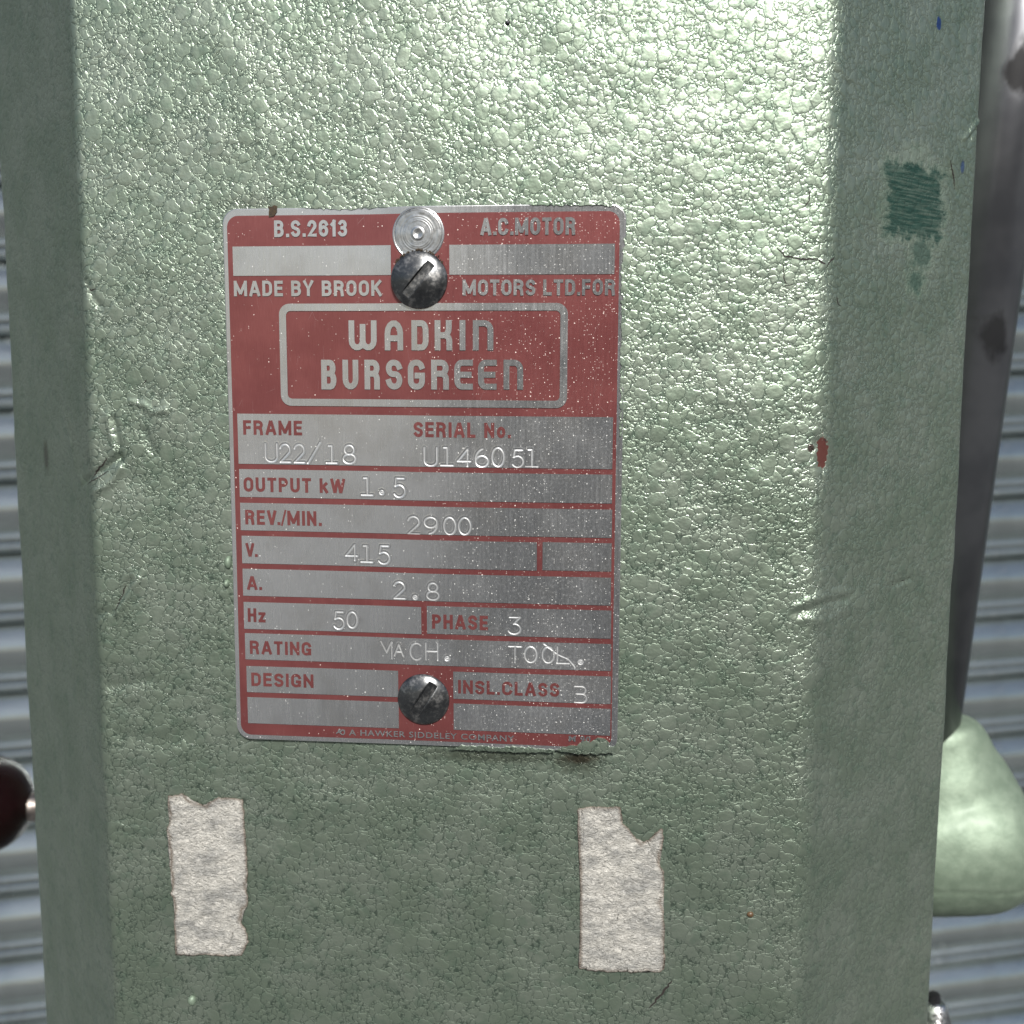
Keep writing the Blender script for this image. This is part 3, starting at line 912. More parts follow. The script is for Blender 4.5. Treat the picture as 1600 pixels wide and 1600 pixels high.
# field name: the four corners in the photograph TL, TR, BL, BR
FIELD = [
    ('', (363.4, 384.4), (611.6, 384.4), (363.8, 430.5), (611.8, 430.5)),
    ('', (703.6, 382.9), (960.7, 382.9), (704, 429.6), (960.7, 429.6)),
    ('frame', (370.2, 646.8), (958.8, 651), (371.9, 725.4), (956.2, 731.8)),
    ('output', (372.9, 734.1), (956.6, 739.9), (374, 777.7), (956.6, 784.9)),
    ('rev', (374.4, 786.2), (956.6, 795.1), (375.7, 829.8), (956.2, 838.7)),
    ('volts', (376.6, 838), (839.3, 845.7), (378.3, 881.2), (839.3, 889.7)),
    ('', (848.3, 846.5), (956.2, 847.8), (847.8, 890.8), (954.9, 891.8)),
    ('amps', (378.7, 890.3), (954.9, 900.3), (379.3, 931.9), (954.5, 944.6)),
    ('hertz', (380, 940), (658.8, 948.5), (381.4, 982.9), (658.8, 990.3)),
    ('phase', (667.6, 947.2), (954.9, 952.1), (667.6, 990.3), (954.9, 996.7)),
    ('rating', (382.1, 991), (954.9, 1004.1), (383.6, 1031.8), (954.5, 1046.6)),
    ('', (384.6, 1040.3), (622.2, 1048.3), (386.1, 1081.7), (622.2, 1089.1)),
    ('', (386.3, 1089.8), (622.6, 1096.6), (387.8, 1129.9), (623, 1138.4)),
    ('class', (708.4, 1050.5), (954.5, 1055.1), (708.4, 1093.8), (954.5, 1098)),
    ('', (708.4, 1101.5), (954.1, 1105), (709, 1142.7), (953.4, 1147.6)),
]
FIELD_Y = -0.00014


def line_coords(lo, hi, fine, coarse=0.0012, step=0.00006):
    iv = sorted((max(lo, a), min(hi, b)) for a, b in fine)
    mg = []
    for a, b in iv:
        if mg and a <= mg[-1][1] + 0.0006: mg[-1][1] = max(mg[-1][1], b)
        else: mg.append([a, b])
    out, cur = [], lo
    for a, b in mg:
        if a > cur: out += list(np.linspace(cur, a, max(2, int((a - cur) / coarse) + 1))[:-1])
        out += list(np.linspace(a, b, max(2, int((b - a) / step) + 1))[:-1])
        cur = b
    out += list(np.linspace(cur, hi, max(2, int((hi - cur) / coarse) + 1)))
    return np.array(out)


for nm, tl, tr, bl_, br in FIELD:
    A = [pl(*q) for q in (tl, tr, bl_, br)]
    x0 = (A[0][0] + A[2][0]) / 2; x1 = (A[1][0] + A[3][0]) / 2
    z1 = (A[0][1] + A[1][1]) / 2; z0 = (A[2][1] + A[3][1]) / 2
    segs, fx, fz = [], [], []
    for ch, cx0, cx1, cy0, cy1 in STAMP.get(nm, []):
        a = pl(cx0, cy0); b = pl(cx1, cy1)
        jig = rng.normal(0, 0.03, 2)
        for st_ in ST[ch]:
            w_ = [(a[0] + (b[0] - a[0]) * px_, b[1] + (a[1] - b[1]) * py_) for px_, py_ in st_]
            segs += [(w_[i], w_[i + 1]) for i in range(len(w_) - 1)]
        fx.append((a[0] - .0005, b[0] + .0005)); fz.append((b[1] - .0005, a[1] + .0005))
    for sc_ in SCRATCH.get(nm, []):
        w_ = [pl(*q) for q in sc_]
        segs += [(w_[i], w_[i + 1]) for i in range(len(w_) - 1)]
        fx.append((min(p[0] for p in w_), max(p[0] for p in w_)))
    if not segs:
        xs_, zs_ = np.linspace(x0, x1, 24), np.linspace(z0, z1, 6)
    else:
        xs_ = line_coords(x0, x1, fx); zs_ = line_coords(z0, z1, fz)
    X, Z = np.meshgrid(xs_, zs_)
    D = np.zeros_like(X)
    if segs:
        dm = np.full(X.shape, 1.0)
        for a, b in segs:
            m_ = (X > min(a[0], b[0]) - .0007) & (X < max(a[0], b[0]) + .0007) & (Z > min(a[1], b[1]) - .0007) & (Z < max(a[1], b[1]) + .0007)
            if m_.any(): dm[m_] = np.minimum(dm[m_], seg_dist(X[m_], Z[m_], a, b))
        r_ = dm / mm
        depth = 0.75 + 0.5 * vnoise(X / 0.004, Z / 0.004, 11)
        D = (0.066 * np.exp(-(r_ / 0.135) ** 2) - 0.022 * np.exp(-((r_ - 0.36) / 0.12) ** 2)) * mm * np.clip(depth, 0.3, 1.3)
    V3 = np.stack([X, FIELD_Y + D, Z], -1).reshape(-1, 3)
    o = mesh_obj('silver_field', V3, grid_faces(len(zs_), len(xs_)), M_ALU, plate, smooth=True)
    at_ = o.data.attributes.new('struck', 'FLOAT', 'POINT')
    at_.data.foreach_set('value', (np.exp(-(dm / mm / 0.145) ** 4) if segs else np.zeros(X.shape)).astype(np.float32).ravel())

# ---- printed lettering
LET_Y = -0.00018


def text_line(s, x0, x1, yt, yb, mat, bold=0.022, gap=1.0, name='lettering', yoff=LET_Y, squeeze=None):
    """x0,x1 = pixel extents; yt,yb = cap top and baseline at the left end (pixels)"""
    cu = bpy.data.curves.new('text', 'FONT')
    cu.body = s
    cu.size = 1.0
    cu.offset = bold
    cu.space_character = gap
    cu.resolution_u = 4
    to = bpy.data.objects.new('text', cu)
    COL.objects.link(to)
    dg = bpy.context.evaluated_depsgraph_get()
    me = bpy.data.meshes.new_from_object(to.evaluated_get(dg), depsgraph=dg)
    bpy.data.objects.remove(to); bpy.data.curves.remove(cu)
    nv = len(me.vertices)
    co = np.empty(nv * 3, np.float32); me.vertices.foreach_get('co', co); co = co.reshape(-1, 3)
    ax, az = pl(x0, yb); bz = pl(x0, yt)[1]
    y_ = yb
    for _ in range(4):
        bx, bz2 = pl(x1, y_)
        y_ += (bz2 - az) / 0.000122
    bx = pl(x1, y_)[0]
    capb = 0.0; cap = CAPH + 2 * bold
    lo, hi = co[:, 0].min(), co[:, 0].max()
    X = ax + (co[:, 0] - lo) / (hi - lo) * (bx - ax)
    Z = az + (co[:, 1] + bold) / cap * (bz - az)
    out = np.stack([X, np.full(nv, yoff), Z], 1).astype(np.float32)
    me.vertices.foreach_set('co', out.ravel())
    me.update()
    me.name = name
    me.materials.clear(); me.materials.append(mat)
    o = bpy.data.objects.new(name, me)
    link(o, plate)
    return o


def cap_height():
    cu = bpy.data.curves.new('t', 'FONT'); cu.body = 'H'; cu.size = 1.0
    to = bpy.data.objects.new('t', cu); COL.objects.link(to)
    dg = bpy.context.evaluated_depsgraph_get()
    me = bpy.data.meshes.new_from_object(to.evaluated_get(dg), depsgraph=dg)
    h = max(v.co.y for v in me.vertices)
    bpy.data.objects.remove(to); bpy.data.curves.remove(cu); bpy.data.meshes.remove(me)
    return h


CAPH = cap_height()
for s, x0, x1, yt, yb, mat, bold, gap in [
    ('A HAWKER SIDDELEY COMPANY', 545, 803.6, 1140, 1149.2, M_ALU, .018, 1.12),
    ('M 90', 888.6, 922.6, 1149.7, 1158.6, M_ALU, .022, 1.1),
]:
    text_line(s, x0, x1, yt, yb, mat, bold, gap)


def stroke_geo(V, Fc, paths, w, ax, az, bx, bz, zoff=0.0):
    """thick strokes: unit-cell centre lines mapped into a plate box (ax, top az) - (bx, bottom bz); butt ends"""
    for path in paths:
        P = np.array([(ax + w / 2 + (bx - ax - w) * px_, bz + w / 2 + (az - bz - w) * py_) for px_, py_ in path])
        P = P[np.r_[True, np.hypot(*np.diff(P, axis=0).T) > 4e-6]]
        closed = len(P) > 3 and np.hypot(*(P[0] - P[-1])) < 8e-6
        if closed: P = P[:-1]
        n_ = len(P)
        zoff += 0.000012
        base = len(V)
        for i in range(n_):
            if closed:
                d0 = P[i] - P[i - 1]; d1 = P[(i + 1) % n_] - P[i]
            else:
                d0 = P[i] - P[max(i - 1, 0)]; d1 = P[min(i + 1, n_ - 1)] - P[i]
                if i == 0: d0 = d1
                if i == n_ - 1: d1 = d0
            d0 = d0 / np.linalg.norm(d0); d1 = d1 / np.linalg.norm(d1)
            m_ = d0 + d1
            m_ = m_ / np.linalg.norm(m_) if np.linalg.norm(m_) > 0.2 else d1
            nn = np.array([-m_[1], m_[0]]); k = w / 2 / max(0.66, nn @ np.array([-d0[1], d0[0]]))
            q = P[i].copy()
            if not closed and i == 0: q = q - d1 * w / 2
            if not closed and i == n_ - 1: q = q + d0 * w / 2
            for sgn in (1, -1):
                r_ = q + sgn * nn * k
                V.append((r_[0], LET_Y - zoff, r_[1]))
        for i in range(n_ if closed else n_ - 1):
            j = (i + 1) % n_
            Fc.append((base + 2 * i, base + 2 * i + 1, base + 2 * j + 1, base + 2 * j))


def stroke_mesh(paths, w, x0, y_top, x1, y_bot, name, mat):
    V, Fc = [], []
    a = pl(x0, y_top); b = pl(x1, y_bot)
    stroke_geo(V, Fc, paths, w, a[0], a[1], b[0], b[1])
    return mesh_obj(name, V, Fc, mat, plate, smooth=False)


def q_arc(cx, cy, rx, ry, a0, a1): return arc(cx, cy, rx, ry, a0, a1, 7)


LOGO = {
    'W': [[(0, 1), (0, .28)] + q_arc(.25, .28, .25, .28, 180, 360) + [(.5, .85)], [(.5, .28)] + q_arc(.75, .28, .25, .28, 180, 360) + [(1, 1)]],
    'A': [[(0, 0), (0, .58)] + q_arc(.5, .58, .5, .42, 180, 0) + [(1, 0)], [(0, .38), (1, .38)]],
    'D': [[(0, 0), (0, 1), (.62, 1)] + q_arc(.62, .72, .38, .28, 90, 0) + q_arc(.62, .28, .38, .28, 0, -90) + [(0, 0)]],
    'K': [[(0, 0), (0, 1)], [(.95, 1), (.95, .82)] + q_arc(.55, .80, .40, .30, 0, -90) + [(0, .5)], [(.1, .5), (.55, .5)] + q_arc(.60, .25, .40, .25, 90, 0) + [(1, 0)]],
    'I': [[(.5, 0), (.5, 1)]],
    'N': [[(0, 0), (0, 1)], [(0, 1), (.55, 1)] + q_arc(.55, .72, .45, .28, 90, 0) + [(1, 0)]],
    'B': [[(0, 0), (0, 1), (.62, 1)] + q_arc(.62, .77, .30, .23, 90, -90) + [(0, .54)], [(.4, .54), (.66, .54)] + q_arc(.66, .27, .34, .27, 90, -90) + [(0, 0)]],
    'U': [[(0, 1), (0, .3)] + q_arc(.5, .3, .5, .3, 180, 360) + [(1, 1)]],
    'R': [[(0, 0), (0, 1), (.6, 1)] + q_arc(.6, .77, .36, .23, 90, -90) + [(0, .54)], [(.5, .54)] + q_arc(.60, .30, .38, .24, 90, 0) + [(.98, 0)]],
    'S': [q_arc(.5, .76, .46, .24, 18, 90) + q_arc(.42, .76, .40, .24, 90, 180) + q_arc(.42, .76, .40, .24, 180, 270) + q_arc(.58, .26, .40, .26, 90, 0) + q_arc(.5, .26, .48, .26, 0, -90) + q_arc(.5, .26, .48, .26, -90, -165)],
    'G': [q_arc(.55, .78, .40, .22, 18, 90) + q_arc(.42, .74, .42, .26, 90, 180) + q_arc(.42, .26, .42, .26, 180, 270) + q_arc(.56, .26, .42, .26, -90, 0) + [(.98, .46), (.58, .46)]],
    'E': [[(1, 1), (.42, 1)] + q_arc(.36, .74, .36, .26, 90, 180) + q_arc(.36, .26, .36, .26, 180, 270) + [(1, 0)], [(0, .5), (.9, .5)]],
}
def S_path(r=.26):
    return [arc(.5, .76, .5, .24, 22, 90, 5) + arc(.5, .76, .5, .24, 90, 180, 6) + [(.02, .70), (.10, .60), (.88, .42), (.98, .32)]
            + arc(.5, .25, .5, .25, 0, -90, 6) + arc(.5, .25, .5, .25, -90, -155, 5)]


BOLD = {      # glyph: (width in cap heights, centre lines)
    'A': (.74, [[(0, 0), (.43, .98)], [(1, 0), (.57, .98)], [(.2, .26), (.8, .26)]]),
    'B': (.66, [[(0, 0), (0, 1), (.55, 1)] + arc(.55, .77, .40, .23, 90, -90, 8) + [(0, .54)], [(.3, .54), (.55, .54)] + arc(.55, .27, .45, .27, 90, -90, 8) + [(0, 0)]]),
    'C': (.70, [arc(.5, .72, .5, .28, 14, 180, 12) + arc(.5, .28, .5, .28, 180, 346, 12)]),
    'D': (.66, [[(0, 0), (0, 1), (.45, 1)] + arc(.45, .68, .55, .32, 90, 0, 7) + arc(.45, .32, .55, .32, 0, -90, 7) + [(0, 0)]]),
    'E': (.58, [[(1, 1), (0, 1), (0, 0), (1, 0)], [(0, .52), (.9, .52)]]),
    'F': (.56, [[(1, 1), (0, 1), (0, 0)], [(0, .50), (.9, .50)]]),
    'G': (.68, [arc(.5, .72, .5, .28, 12, 180, 12) + arc(.5, .28, .5, .28, 180, 345, 12) + [(1, .40), (.66, .40)], [(1, .3), (1, .04)]]),
    'H': (.66, [[(0, 0), (0, 1)], [(1, 0), (1, 1)], [(0, .52), (1, .52)]]),
    'I': (.19, [[(.5, 0), (.5, 1)]]),
    'K': (.70, [[(0, 0), (0, 1)], [(.95, 1.02), (.08, .42)], [(.35, .60), (1, -.02)]]),
    'L': (.56, [[(0, 1), (0, 0), (1, 0)]]),
    'M': (.90, [[(0, 0), (0, 1)], [(1, 0), (1, 1)], [(.06, .90), (.46, .16)], [(.94, .90), (.54, .16)]]),
    'N': (.68, [[(0, 0), (0, 1)], [(1, 0), (1, 1)], [(.08, .90), (.92, .10)]]),
    'O': (.68, [arc(.5, .68, .5, .32, 0, 180, 12) + arc(.5, .32, .5, .32, 180, 360, 12) + [(1, .68)]]),
    'P': (.64, [[(0, 0), (0, 1), (.5, 1)] + arc(.5, .73, .5, .27, 90, -90, 10) + [(0, .46)]]),
    'R': (.68, [[(0, 0), (0, 1), (.5, 1)] + arc(.5, .75, .46, .25, 90, -90, 10) + [(0, .50)], [(.5, .50), (.82, .40), (.90, .25), (.95, -.02)]]),
    'S': (.64, S_path()),
    'T': (.62, [[(0, 1), (1, 1)], [(.5, 1), (.5, 0)]]),
    'U': (.66, [[(0, 1), (0, .3)] + arc(.5, .30, .5, .30, 180, 360, 12) + [(1, 1)]]),
    'V': (.68, [[(0, 1), (.44, .02)], [(1, 1), (.56, .02)]]),
    'W': (1.02, [[(0, 1), (.22, .02)], [(.46, .96), (.28, .02)], [(.54, .96), (.72, .02)], [(1, 1), (.78, .02)]]),
    'Y': (.68, [[(0, 1.02), (.5, .45), (1, 1.02)], [(.5, .5), (.5, 0)]]),
    'k': (.58, [[(0, 0), (0, 1)], [(.9, .66), (.1, .30)], [(.4, .42), (1, -.02)]]),
    'z': (.54, [[(0, .66), (1, .66)], [(.86, .60), (.14, .06)], [(0, 0), (1, 0)]]),
    'o': (.58, [arc(.5, .34, .5, .34, 0, 360, 20)]),
    '1': (.36, [[(0, .78), (.35, .84), (.95, 1)], [(.95, 1), (.95, 0)]]),
    '2': (.62, [arc(.5, .72, .5, .28, 170, -30, 12) + [(.04, .0), (1, 0)]]),
    '3': (.62, [arc(.48, .76, .46, .24, 150, -85, 10) + [(.42, .52)], arc(.48, .26, .52, .26, 85, -150, 12)]),
    '6': (.64, [arc(.5, .70, .5, .30, 20, 180, 9) + [(0, .3)] + arc(.5, .30, .5, .30, 180, 540, 20)]),
    '.': (.19, [[(.5, 0), (.5, .01)]]),
    '/': (.40, [[(0, -.05), (1, 1.05)]]),
    ' ': (.26, []),
}


def bold_line(s, x0, x1, yt, yb, mat, sw=0.19, gap=0.13):
    ax, az = pl(x0, yb); tz = pl(x0, yt)[1]
    y_ = yb
    for _ in range(4):
        y_ += (pl(x1, y_)[1] - az) / 0.000122
    bx = pl(x1, y_)[0]
    cap = tz - az
    tot = sum(BOLD[c][0] for c in s) + gap * (len(s) - 1)
    kx = (bx - ax) / tot
    V, Fc = [], []
    x = ax
    w = sw * cap
    for i, c in enumerate(s):
        wd, paths = BOLD[c]
        gw = wd * kx
        if c in '.I': gw = w
        jit = rng.normal(0, 0.000012)
        if c == '/': stroke_geo(V, Fc, paths, w * .6, x, tz + jit, x + gw, az + jit, zoff=i % 3 * 4e-6)
        elif paths: stroke_geo(V, Fc, paths, w, x, tz + jit, x + gw, az + jit, zoff=i % 3 * 4e-6)
        x += wd * kx + gap * kx
        if s[i:i + 2] in ('V.', '/M', './'): x -= gap * kx * 0.6
    return mesh_obj('lettering', V, Fc, mat, plate, smooth=False)


for s_, x0, x1, yt, yb, mat, sw, gap in [
    ('B.S.2613', 428.8, 543, 344.6, 370.6, M_ALU, .20, .15),
    ('A.C.MOTOR', 752.4, 900, 342.3, 369, M_ALU, .20, .13),
    ('MADE BY BROOK', 365.5, 597.5, 438.8, 463, M_ALU, .20, .15),
    ('MOTORS LTD.FOR', 724.4, 961.5, 437.8, 462.4, M_ALU, .20, .13),
    ('FRAME', 379.7, 472.2, 656.6, 679.3, M_RED, .205, .17),
    ('SERIAL No.', 647.9, 798.8, 659, 682.5, M_RED, .205, .17),
    ('OUTPUT kW', 380.4, 539.8, 745.6, 768.2, M_RED, .205, .17),
    ('REV./MIN.', 383, 509, 796.8, 819.6, M_RED, .205, .17),
    ('V.', 383.6, 403.3, 848.7, 870, M_RED, .205, .12),
    ('A.', 386, 409, 900, 921.5, M_RED, .205, .14),
    ('Hz', 387.2, 414.8, 950.6, 972, M_RED, .205, .17),
    ('PHASE', 675.7, 762.8, 959, 981.5, M_RED, .21, .17),
    ('RATING', 390.6, 486.2, 1001, 1021.8, M_RED, .205, .17),
    ('DESIGN', 393, 489.8, 1050.9, 1071.7, M_RED, .205, .17),
    ('INSL.CLASS', 715.9, 873.8, 1062, 1083.2, M_RED, .205, .16),
]:
    bold_line(s_, x0, x1, yt, yb, mat, sw, gap)

k1 = lambda x: 340 + .2125 * x
k2 = lambda x: 660 + .2125 * x
yy = lambda y: 310 + .2125 * y
SW = 0.00112
for ch, a, b in [('W', k1(965), k1(1175)), ('A', k1(1232), k1(1372)), ('D', k1(1432), k1(1560)), ('K', k2(98), k2(228)), ('I', k2(280), k2(325)), ('N', k2(378), k2(528))]:
    stroke_mesh(LOGO[ch], SW, a, yy(897), b, yy(1118), 'logo_letter', M_ALU)
for ch, a, b in [('B', k1(762), k1(878)), ('U', k1(920), k1(1040)), ('R', k1(1082), k1(1200)), ('S', k1(1240), k1(1368)), ('G', k1(1405), k1(1535)),
                 ('R', k2(72), k2(205)), ('E', k2(242), k2(378)), ('E', k2(415), k2(552)), ('N', k2(602), k2(745))]:
    stroke_mesh(LOGO[ch], SW, a, yy(1186), b, yy(1405), 'logo_letter', M_ALU)

# rounded frame round the logo
fx0 = (pl(435.6, 520)[0] + pl(439.5, 600)[0]) / 2; fx1 = (pl(887.4, 520)[0] + pl(886.9, 600)[0]) / 2
fz1 = pl(660, 474.2)[1]; fz0 = (pl(470, 634)[1] + pl(850, 637.3)[1]) / 2
fw = abs(pl(447.3, 550)[0] - pl(436.4, 550)[0])
oo = rrect(fx1 - fx0, fz1 - fz0, 2.1 * mm, 8); ii = rrect(fx1 - fx0 - 2 * fw, fz1 - fz0 - 2 * fw, 0.9 * mm, 8)
n_ = len(oo)
cx_, cz_ = (fx0 + fx1) / 2, (fz0 + fz1) / 2
mesh_obj('logo_frame', [(x + cx_, LET_Y, z + cz_) for x, z in oo + ii], [(i, (i + 1) % n_, n_ + (i + 1) % n_, n_ + i) for i in range(n_)], M_ALU, plate, smooth=False)
# small script emblem before the bottom line: two looping ovals and a tail
stroke_mesh([arc(.72, .45, .24, .40, 40, 400, 18), [(.02, .25), (.2, .5), (.30, .9), (.45, .95)], [(.25, .45), (.55, .62), (.75, .95), (.95, .80)], [(.40, .75), (.44, .30), (.60, .15)]],
            0.00022, 524.5, 1138.5, 539.8, 1149.5, 'emblem', M_ALU)


# ---- slotted screws
def screw(px, py, R, h, ang, label, ytop, slot_w=1.75 * mm, reach=0.74):
    c = pl(px, py)
    o = bpy.data.objects.new('screw', None)
    dome = lambda x, y: (0.35 * mm + h * (1 - (x * x + y * y) / R ** 2)) * np.sqrt(np.clip(1 - (np.hypot(x, y) / R) ** 14, 0, 1))
    floor = 0.35 * mm + h * (1 - reach ** 2)
    hw = slot_w / 2
    ys = list(-R * np.cos(np.linspace(0, math.pi / 2, 26)))
    ys = [y for y in ys if y < -hw - 0.00012] 
    rows = [(y, 0) for y in ys] + [(-hw - 0.00007, 0), (-hw, .08), (-hw + 0.00003, 1)] + [(t * hw, 1) for t in (-.7, -.35, 0, .35, .7)]
    rows += [(hw - 0.00003, 1), (hw, .08), (hw + 0.00007, 0)] + [(-y, 0) for y in ys[::-1]]
    t = np.sin(np.linspace(-1, 1, 61) * math.pi / 2)
    t = np.sort(np.r_[t, [-reach - .004, -reach + .004, reach - .004, reach + .004]])
    V = []
    for y, fl in rows:
        x = t * math.sqrt(max(R * R - y * y, 1e-12))
        z = dome(x, np.full_like(x, y))
        if fl > 0:
            zf = np.minimum(z, floor)
            z = z - (z - zf) * fl
        nz = 0.03 * mm * vnoise(x / 0.0016, np.full_like(x, y) / 0.0016, 5)
        ca, sa = math.cos(ang), math.sin(ang)
        V.append(np.stack([x * ca - y * sa, -(z + nz * (z > 0.0003)), x * sa + y * ca], -1))
    V = np.concatenate(V)
    o = mesh_obj('screw', V, grid_faces(len(rows), len(t)), M_STEEL, plate)
    o.location = (c[0], ytop - float(bow(c[0], c[1])), c[1])
    o['label'] = label
    sub = o.modifiers.new('edge', 'EDGE_SPLIT'); sub.split_angle = R_(48)
    return o


screw(657, 438, 5.40 * mm, 1.25 * mm, R_(50), 'upper dark slotted screw overlapping the bright disc', -0.00042)
screw(661.5, 1093, 5.22 * mm, 1.35 * mm, R_(58), 'lower dark slotted screw with bright worn top', -0.00005, 1.95 * mm, 0.80)


# ---- turned aluminium rivet head under the upper screw
def lathe(prof, seg=72):
    V, Fc = [], []
    for r, d in prof:
        for k in range(seg):
            a = 2 * math.pi * k / seg
            V.append((r * math.cos(a), -d, r * math.sin(a)))
    for i in range(len(prof) - 1):
        for k in range(seg):
            j = (k + 1) % seg
            Fc.append((i * seg + k, i * seg + j, (i + 1) * seg + j, (i + 1) * seg + k))
    return np.array(V), np.array(Fc)


prof = []
Rr = 4.62 * mm
for i in range(70):
    r = Rr * i / 69
    d = 0.30 * mm - 0.10 * mm * (r / Rr) ** 2 + 0.007 * mm * math.sin(r / mm * 9.5 + 3 * math.sin(r / mm * 2.3)) + 0.010 * mm * math.sin(r / mm * 3.1 + 1.0) + 0.09 * mm * math.exp(-((r - 0.95 * mm) / (0.28 * mm)) ** 2) - 0.10 * mm * math.exp(-(r / (0.5 * mm)) ** 2)
    if i > 66: d = [0.22, 0.13, 0.0][i - 67] * mm
    prof.append((max(r, 1e-6), d))
v_, f_ = lathe(prof)
o = mesh_obj('rivet', v_, f_, M_TURN, plate)
n_v = len(o.data.vertices)
co = np.empty(n_v * 3, np.float32); o.data.vertices.foreach_get('co', co); co = co.reshape(-1, 3)
rr_ = np.hypot(co[:, 0], co[:, 2]); co[:, 1] -= 0.03 * mm * vnoise(co[:, 0] / 0.0021, co[:, 2] / 0.0017, 41) * (rr_ < 4.3 * mm) + 0.02 * mm * vnoise(co[:, 0] / 0.0008, co[:, 2] / 0.0008, 42) * (rr_ < 4.3 * mm)
o.data.vertices.foreach_set('co', co.ravel()); o.data.update()
c_ = pl(655, 366); o.location = (c_[0], -0.0001, c_[1])
o['label'] = 'bright flat rivet head with turned rings'
# raised lip of metal round the rivet
prof = [(4.62 * mm, 0.0), (4.66 * mm, .10 * mm), (4.85 * mm, .12 * mm), (5.0 * mm, 0.0)]
v_, f_ = lathe(prof)
o2 = mesh_obj('rivet_rim', v_, f_, M_ALU, plate); o2.location = (c_[0], -0.00008, c_[1])
# rusty crumbs where screw and rivet meet
bm = bmesh.new()
for i in range(60):
    a = R_(random.uniform(35, 145)); rr = 5.35 * mm + random.gauss(0.05, 0.14) * mm
    cs = pl(657, 438)
    mtx = Matrix.Translation((cs[0] + rr * math.cos(a), -0.00045 - random.random() * 0.0002, cs[1] + rr * math.sin(a))) @ Matrix.Diagonal((*[random.uniform(.08, .26) * mm for _ in range(3)], 1))
    bmesh.ops.create_icosphere(bm, subdivisions=1, radius=1.0, matrix=mtx)
o = bm_obj('rust_crumbs', bm, M_GRIME, plate); o['kind'] = 'stuff'
o.location.y = -float(bow(*pl(657, 415)))


# ---- green paint that creeps over the edges of the plate
def creep(poly_px, mat, lift=0.00022, name='paint_overlap', thick=0.00012):
    P = []
    n0 = len(poly_px)
    for i in range(n0):
        a = np.array(pl(*poly_px[i])); b = np.array(pl(*poly_px[(i + 1) % n0]))
        k = max(1, int(np.linalg.norm(b - a) / 0.0005))
        for j in range(k): P.append(a + (b - a) * j / k + rng.normal(0, 0.00012, 2))
    bm = bmesh.new()
    fr = [bm.verts.new((p[0], -lift, p[1])) for p in P]
    f = bm.faces.new(fr)
    r = bmesh.ops.extrude_face_region(bm, geom=[f])
    for v in r['geom']:
        if isinstance(v, bmesh.types.BMVert): v.co.y += thick
    bmesh.ops.triangulate(bm, faces=[f])
    bmesh.ops.recalc_face_normals(bm, faces=bm.faces)
    o = bm_obj(name, bm, mat, plate, smooth=False)
    me = o.data
    uvl = me.uv_layers.new(name='UVMap')
    co = np.empty(len(me.vertices) * 3, np.float32); me.vertices.foreach_get('co', co); co = co.reshape(-1, 3)
    li = np.empty(len(me.loops), np.int32); me.loops.foreach_get('vertex_index', li)
    uvl.data.foreach_set('uv', co[li][:, [0, 2]].ravel())
    return o


creep([(868, 1173), (880, 1167), (888, 1164), (902, 1165), (912, 1158), (922, 1160), (935, 1152), (946, 1155), (952, 1160), (950, 1167), (960, 1167), (958, 1176), (930, 1178), (900, 1178)], M_HAMMER)
creep([(700, 1171), (720, 1166), (752, 1166), (785, 1170), (800, 1167), (840, 1171), (866, 1172), (866, 1177), (780, 1175), (705, 1172)], M_HAMMER)
creep([(470, 322), (520, 322), (590, 320), (612, 320), (608, 323), (560, 326), (500, 327)], M_HAMMER)
creep([(812, 317), (900, 316), (958, 318), (958, 323), (930, 323), (880, 322), (840, 323)], M_HAMMER)
creep([(976, 372), (980, 372), (978, 470), (973, 470), (970, 455), (972, 410)], M_HAMMER)
creep([(971, 470), (977, 470), (974, 600), (971, 680), (968.5, 680), (970, 560)], M_HAMMER)
creep([(418, 322), (434, 322), (431, 330), (427, 338), (423, 339), (421, 331)], M_GRIME)

# bend everything on the plate with the sheet
def subdivide_long(me, L):
    bm = bmesh.new(); bm.from_mesh(me)
    lo = [min(v.co[i] for v in bm.verts) for i in range(3)]; hi = [max(v.co[i] for v in bm.verts) for i in range(3)]
    for ax in (0, 2):
        for c in np.arange(lo[ax] + L / 2, hi[ax], L):
            nrm = (1, 0, 0) if ax == 0 else (0, 0, 1)
            bmesh.ops.bisect_plane(bm, geom=bm.verts[:] + bm.edges[:] + bm.faces[:], plane_co=(c, 0, 0) if ax == 0 else (0, 0, c), plane_no=nrm, dist=1e-8)
    bm.to_mesh(me); bm.free()


for o in plate.children:
    nm = o.name.split('.')[0]
    if nm in ('screw', 'rust_crumbs'): continue
    me = o.data
    if nm in ('plate_sheet', 'red_print', 'logo_frame'): subdivide_long(me, 0.002)
    if nm in ('plate_sheet', 'red_print'): me.polygons.foreach_set('use_smooth', np.full(len(me.polygons), nm == 'red_print'))
    n = len(me.vertices)
    co = np.empty(n * 3, np.float32); me.vertices.foreach_get('co', co); co = co.reshape(-1, 3)
    co[:, 1] -= bow(co[:, 0] + o.location.x, co[:, 2] + o.location.z)
    me.vertices.foreach_set('co', co.ravel()); me.update()

